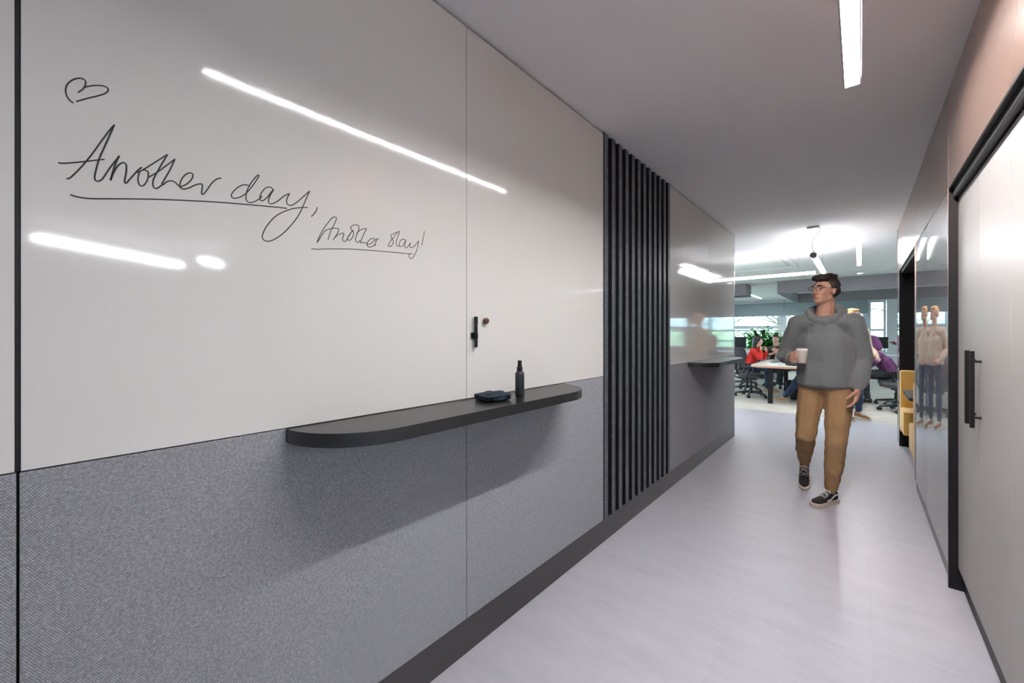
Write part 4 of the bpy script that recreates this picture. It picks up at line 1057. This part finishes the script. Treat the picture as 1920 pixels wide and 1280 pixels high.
def seated(lean=.10, el=((-.2, -.33, .80), (.2, -.33, .80)), wr=((-.05, -.36, 1.0), (.05, -.36, 1.0)), hands=None, kn=-.42, fy=-.40, yaw=0, pitch=-5, drop=0, scale_z=1):
    hands = hands or [(V(.3, .1, .9), V(.1, .9, .2), V(.9, 0, -.2), (50, 50, 30)), (V(-.3, .1, .9), V(-.1, .9, .2), V(-.9, 0, -.2), (50, 50, 30))]
    return dict(pel=V(0, .0, .612), chest=V(0, .0 - lean, .86 - drop), nb=V(0, .0 - lean * 1.8, 1.075 - drop), head=V(0, -.03 - lean * 2.2, 1.225 - drop * 1.3), yaw=yaw, pitch=pitch,
        sh=[V(-.165, .0 - lean * 1.6, 1.0 - drop), V(.165, .0 - lean * 1.6, 1.0 - drop)], el=[V(*el[0]), V(*el[1])], wr=[V(*wr[0]), V(*wr[1])],
        hip=[V(-.09, -.02, .612), V(.09, -.02, .612)], kn=[V(-.12, kn, .56), V(.12, kn, .56)], feet=[foot_mat((-.12, fy), -5), foot_mat((.12, fy), 5)], hem=V(0, .0, .60), hands=hands)
J3 = seated(lean=.07, el=((-.16, -.27, .815), (.16, -.27, .815)), wr=((-.05, -.255, 1.01), (.06, -.34, .99)), pitch=3)
p3, _ = person('person with long dark hair in a bright red top seated at the meeting table', (-2.0, 10.97, 0), 84, J3,
    dict(scale=.985, hair='long', hair_mat='hair_black', skin='skin_pale', top='red', loose=.92, legs='jeans', leg=.9, shoe='shoe_tan', girth=.9))
J4 = seated(lean=.10, el=((-.22, -.30, .815), (.22, -.30, .815)), wr=((.02, -.42, .90), (.0, -.33, .93)), pitch=-2, yaw=8)
person('person with a dark moustache seated at the far end of the meeting table', (-1.6, 12.18, 0), 0, J4,
    dict(hair='short', hair_mat='hair_black', skin='skin', top='dark_shirt', loose=1.0, legs='trouser', shoe='shoe_black', moustache=True, sleeve=.35))
flat = [(V(.2, -1, -.1), V(0, 0, -1), V(1, 0, 0), (12, 15, 10)), (V(-.2, -1, -.1), V(0, 0, -1), V(-1, 0, 0), (12, 15, 10))]
J5 = seated(lean=.13, el=((-.22, -.26, .84), (.22, -.26, .84)), wr=((-.12, -.42, .70), (.12, -.42, .70)), hands=flat, pitch=18, drop=.03, fy=-.36)
person('hunched person in a plum hooded sweatshirt seated in an office chair', (.47, 10.5, 0), -90, J5,
    dict(hair='none', hair_mat='hair_dark', skin='skin', top='purple', top_name='hoodie', hood='up', loose=1.12, legs='trouser', shoe='shoe_black', face=False))
J6 = seated(lean=.08, el=((-.22, -.22, .82), (.22, -.22, .82)), wr=((-.12, -.36, .825), (.12, -.36, .825)), hands=flat, kn=-.44, fy=-.72)
person('seated person hidden behind the walking person, jeans and tan shoes under the table', (-.42, 9.75, 0), -90, J6,
    dict(hair='short', hair_mat='hair_dark', skin='skin', top='dark_shirt', loose=1.0, legs='jeans', shoe='shoe_tan'))
J7 = dict(pel=V(0, .01, .985), chest=V(0, -.01, 1.29), nb=V(0, -.0, 1.525), head=V(0, -.04, 1.70), yaw=0, pitch=14,
          sh=[V(-.18, 0, 1.455), V(.18, 0, 1.455)], el=[V(-.23, -.10, 1.17), V(.23, -.10, 1.17)], wr=[V(-.13, -.36, 1.17), V(.13, -.36, 1.17)],
          hip=[V(-.088, .01, .93), V(.088, .01, .93)], kn=[V(-.10, -.01, .52), V(.10, -.01, .52)], feet=[foot_mat((-.11, .0), -8), foot_mat((.11, .0), 8)], hem=V(0, .0, .955),
          hands=[(V(.1, -1, -.05), V(.5, 0, .8), V(-.8, 0, .5), (20, 25, 20)), (V(-.1, -1, -.05), V(-.5, 0, .8), V(.8, 0, .5), (20, 25, 20))])
person('standing person in a pale shirt holding a dark tablet, cut off by the wall end', (.97, 11.25, 0), -72, J7,
    dict(hair='short', hair_mat='hair_dark', skin='skin_pale', top='pale_shirt', loose=1.05, legs='trouser', shoe='shoe_black'))
slab('tablet', M['screen'], 'dark tablet held in the hand at the end of the taupe wall', 'tablet', .55, 11.12, 18, .20, .28, .010, 1.20)

# ------------------------------------------------------------------ light
w = bpy.data.worlds.new('sky'); scn.world = w; w.use_nodes = True
N, L = w.node_tree.nodes, w.node_tree.links
bg = N['Background']
tc = N.new('ShaderNodeTexCoord'); sp = N.new('ShaderNodeSeparateXYZ'); rp = N.new('ShaderNodeValToRGB')
L.new(tc.outputs['Generated'], sp.inputs[0]); L.new(sp.outputs['Z'], rp.inputs[0]); L.new(rp.outputs[0], bg.inputs[0])
rp.color_ramp.elements[0].color = (.66, .88, 1, 1); rp.color_ramp.elements[1].color = (.48, .74, 1, 1)
bg.inputs[1].default_value = 11
# unseen warm spot, added to tint the header panel over the cupboards
sl_ = bpy.data.lights.new('added_warm_spot', 'SPOT'); sl_.energy = 38; sl_.color = (1, .42, .16); sl_.spot_size = R(95); sl_.spot_blend = .8; sl_.shadow_soft_size = .03
so_ = bpy.data.objects.new('added_warm_spot', sl_); C.objects.link(so_); so_.location = (.16, 1.35, 2.66)
so_.rotation_euler = (Vector((.36, 1.75, 2.35)) - Vector(so_.location)).to_track_quat('-Z', 'Y').to_euler()

scn.cycles.use_denoising = True
scn.cycles.max_bounces = 10; scn.cycles.diffuse_bounces = 5; scn.cycles.glossy_bounces = 6
scn.cycles.sample_clamp_indirect = 8
scn.cycles.caustics_reflective = False; scn.cycles.caustics_refractive = False
scn.view_settings.view_transform = 'Standard'; scn.view_settings.look = 'None'
scn.view_settings.gamma = 1; scn.view_settings.use_curve_mapping = False
scn.view_settings.exposure = 0.10
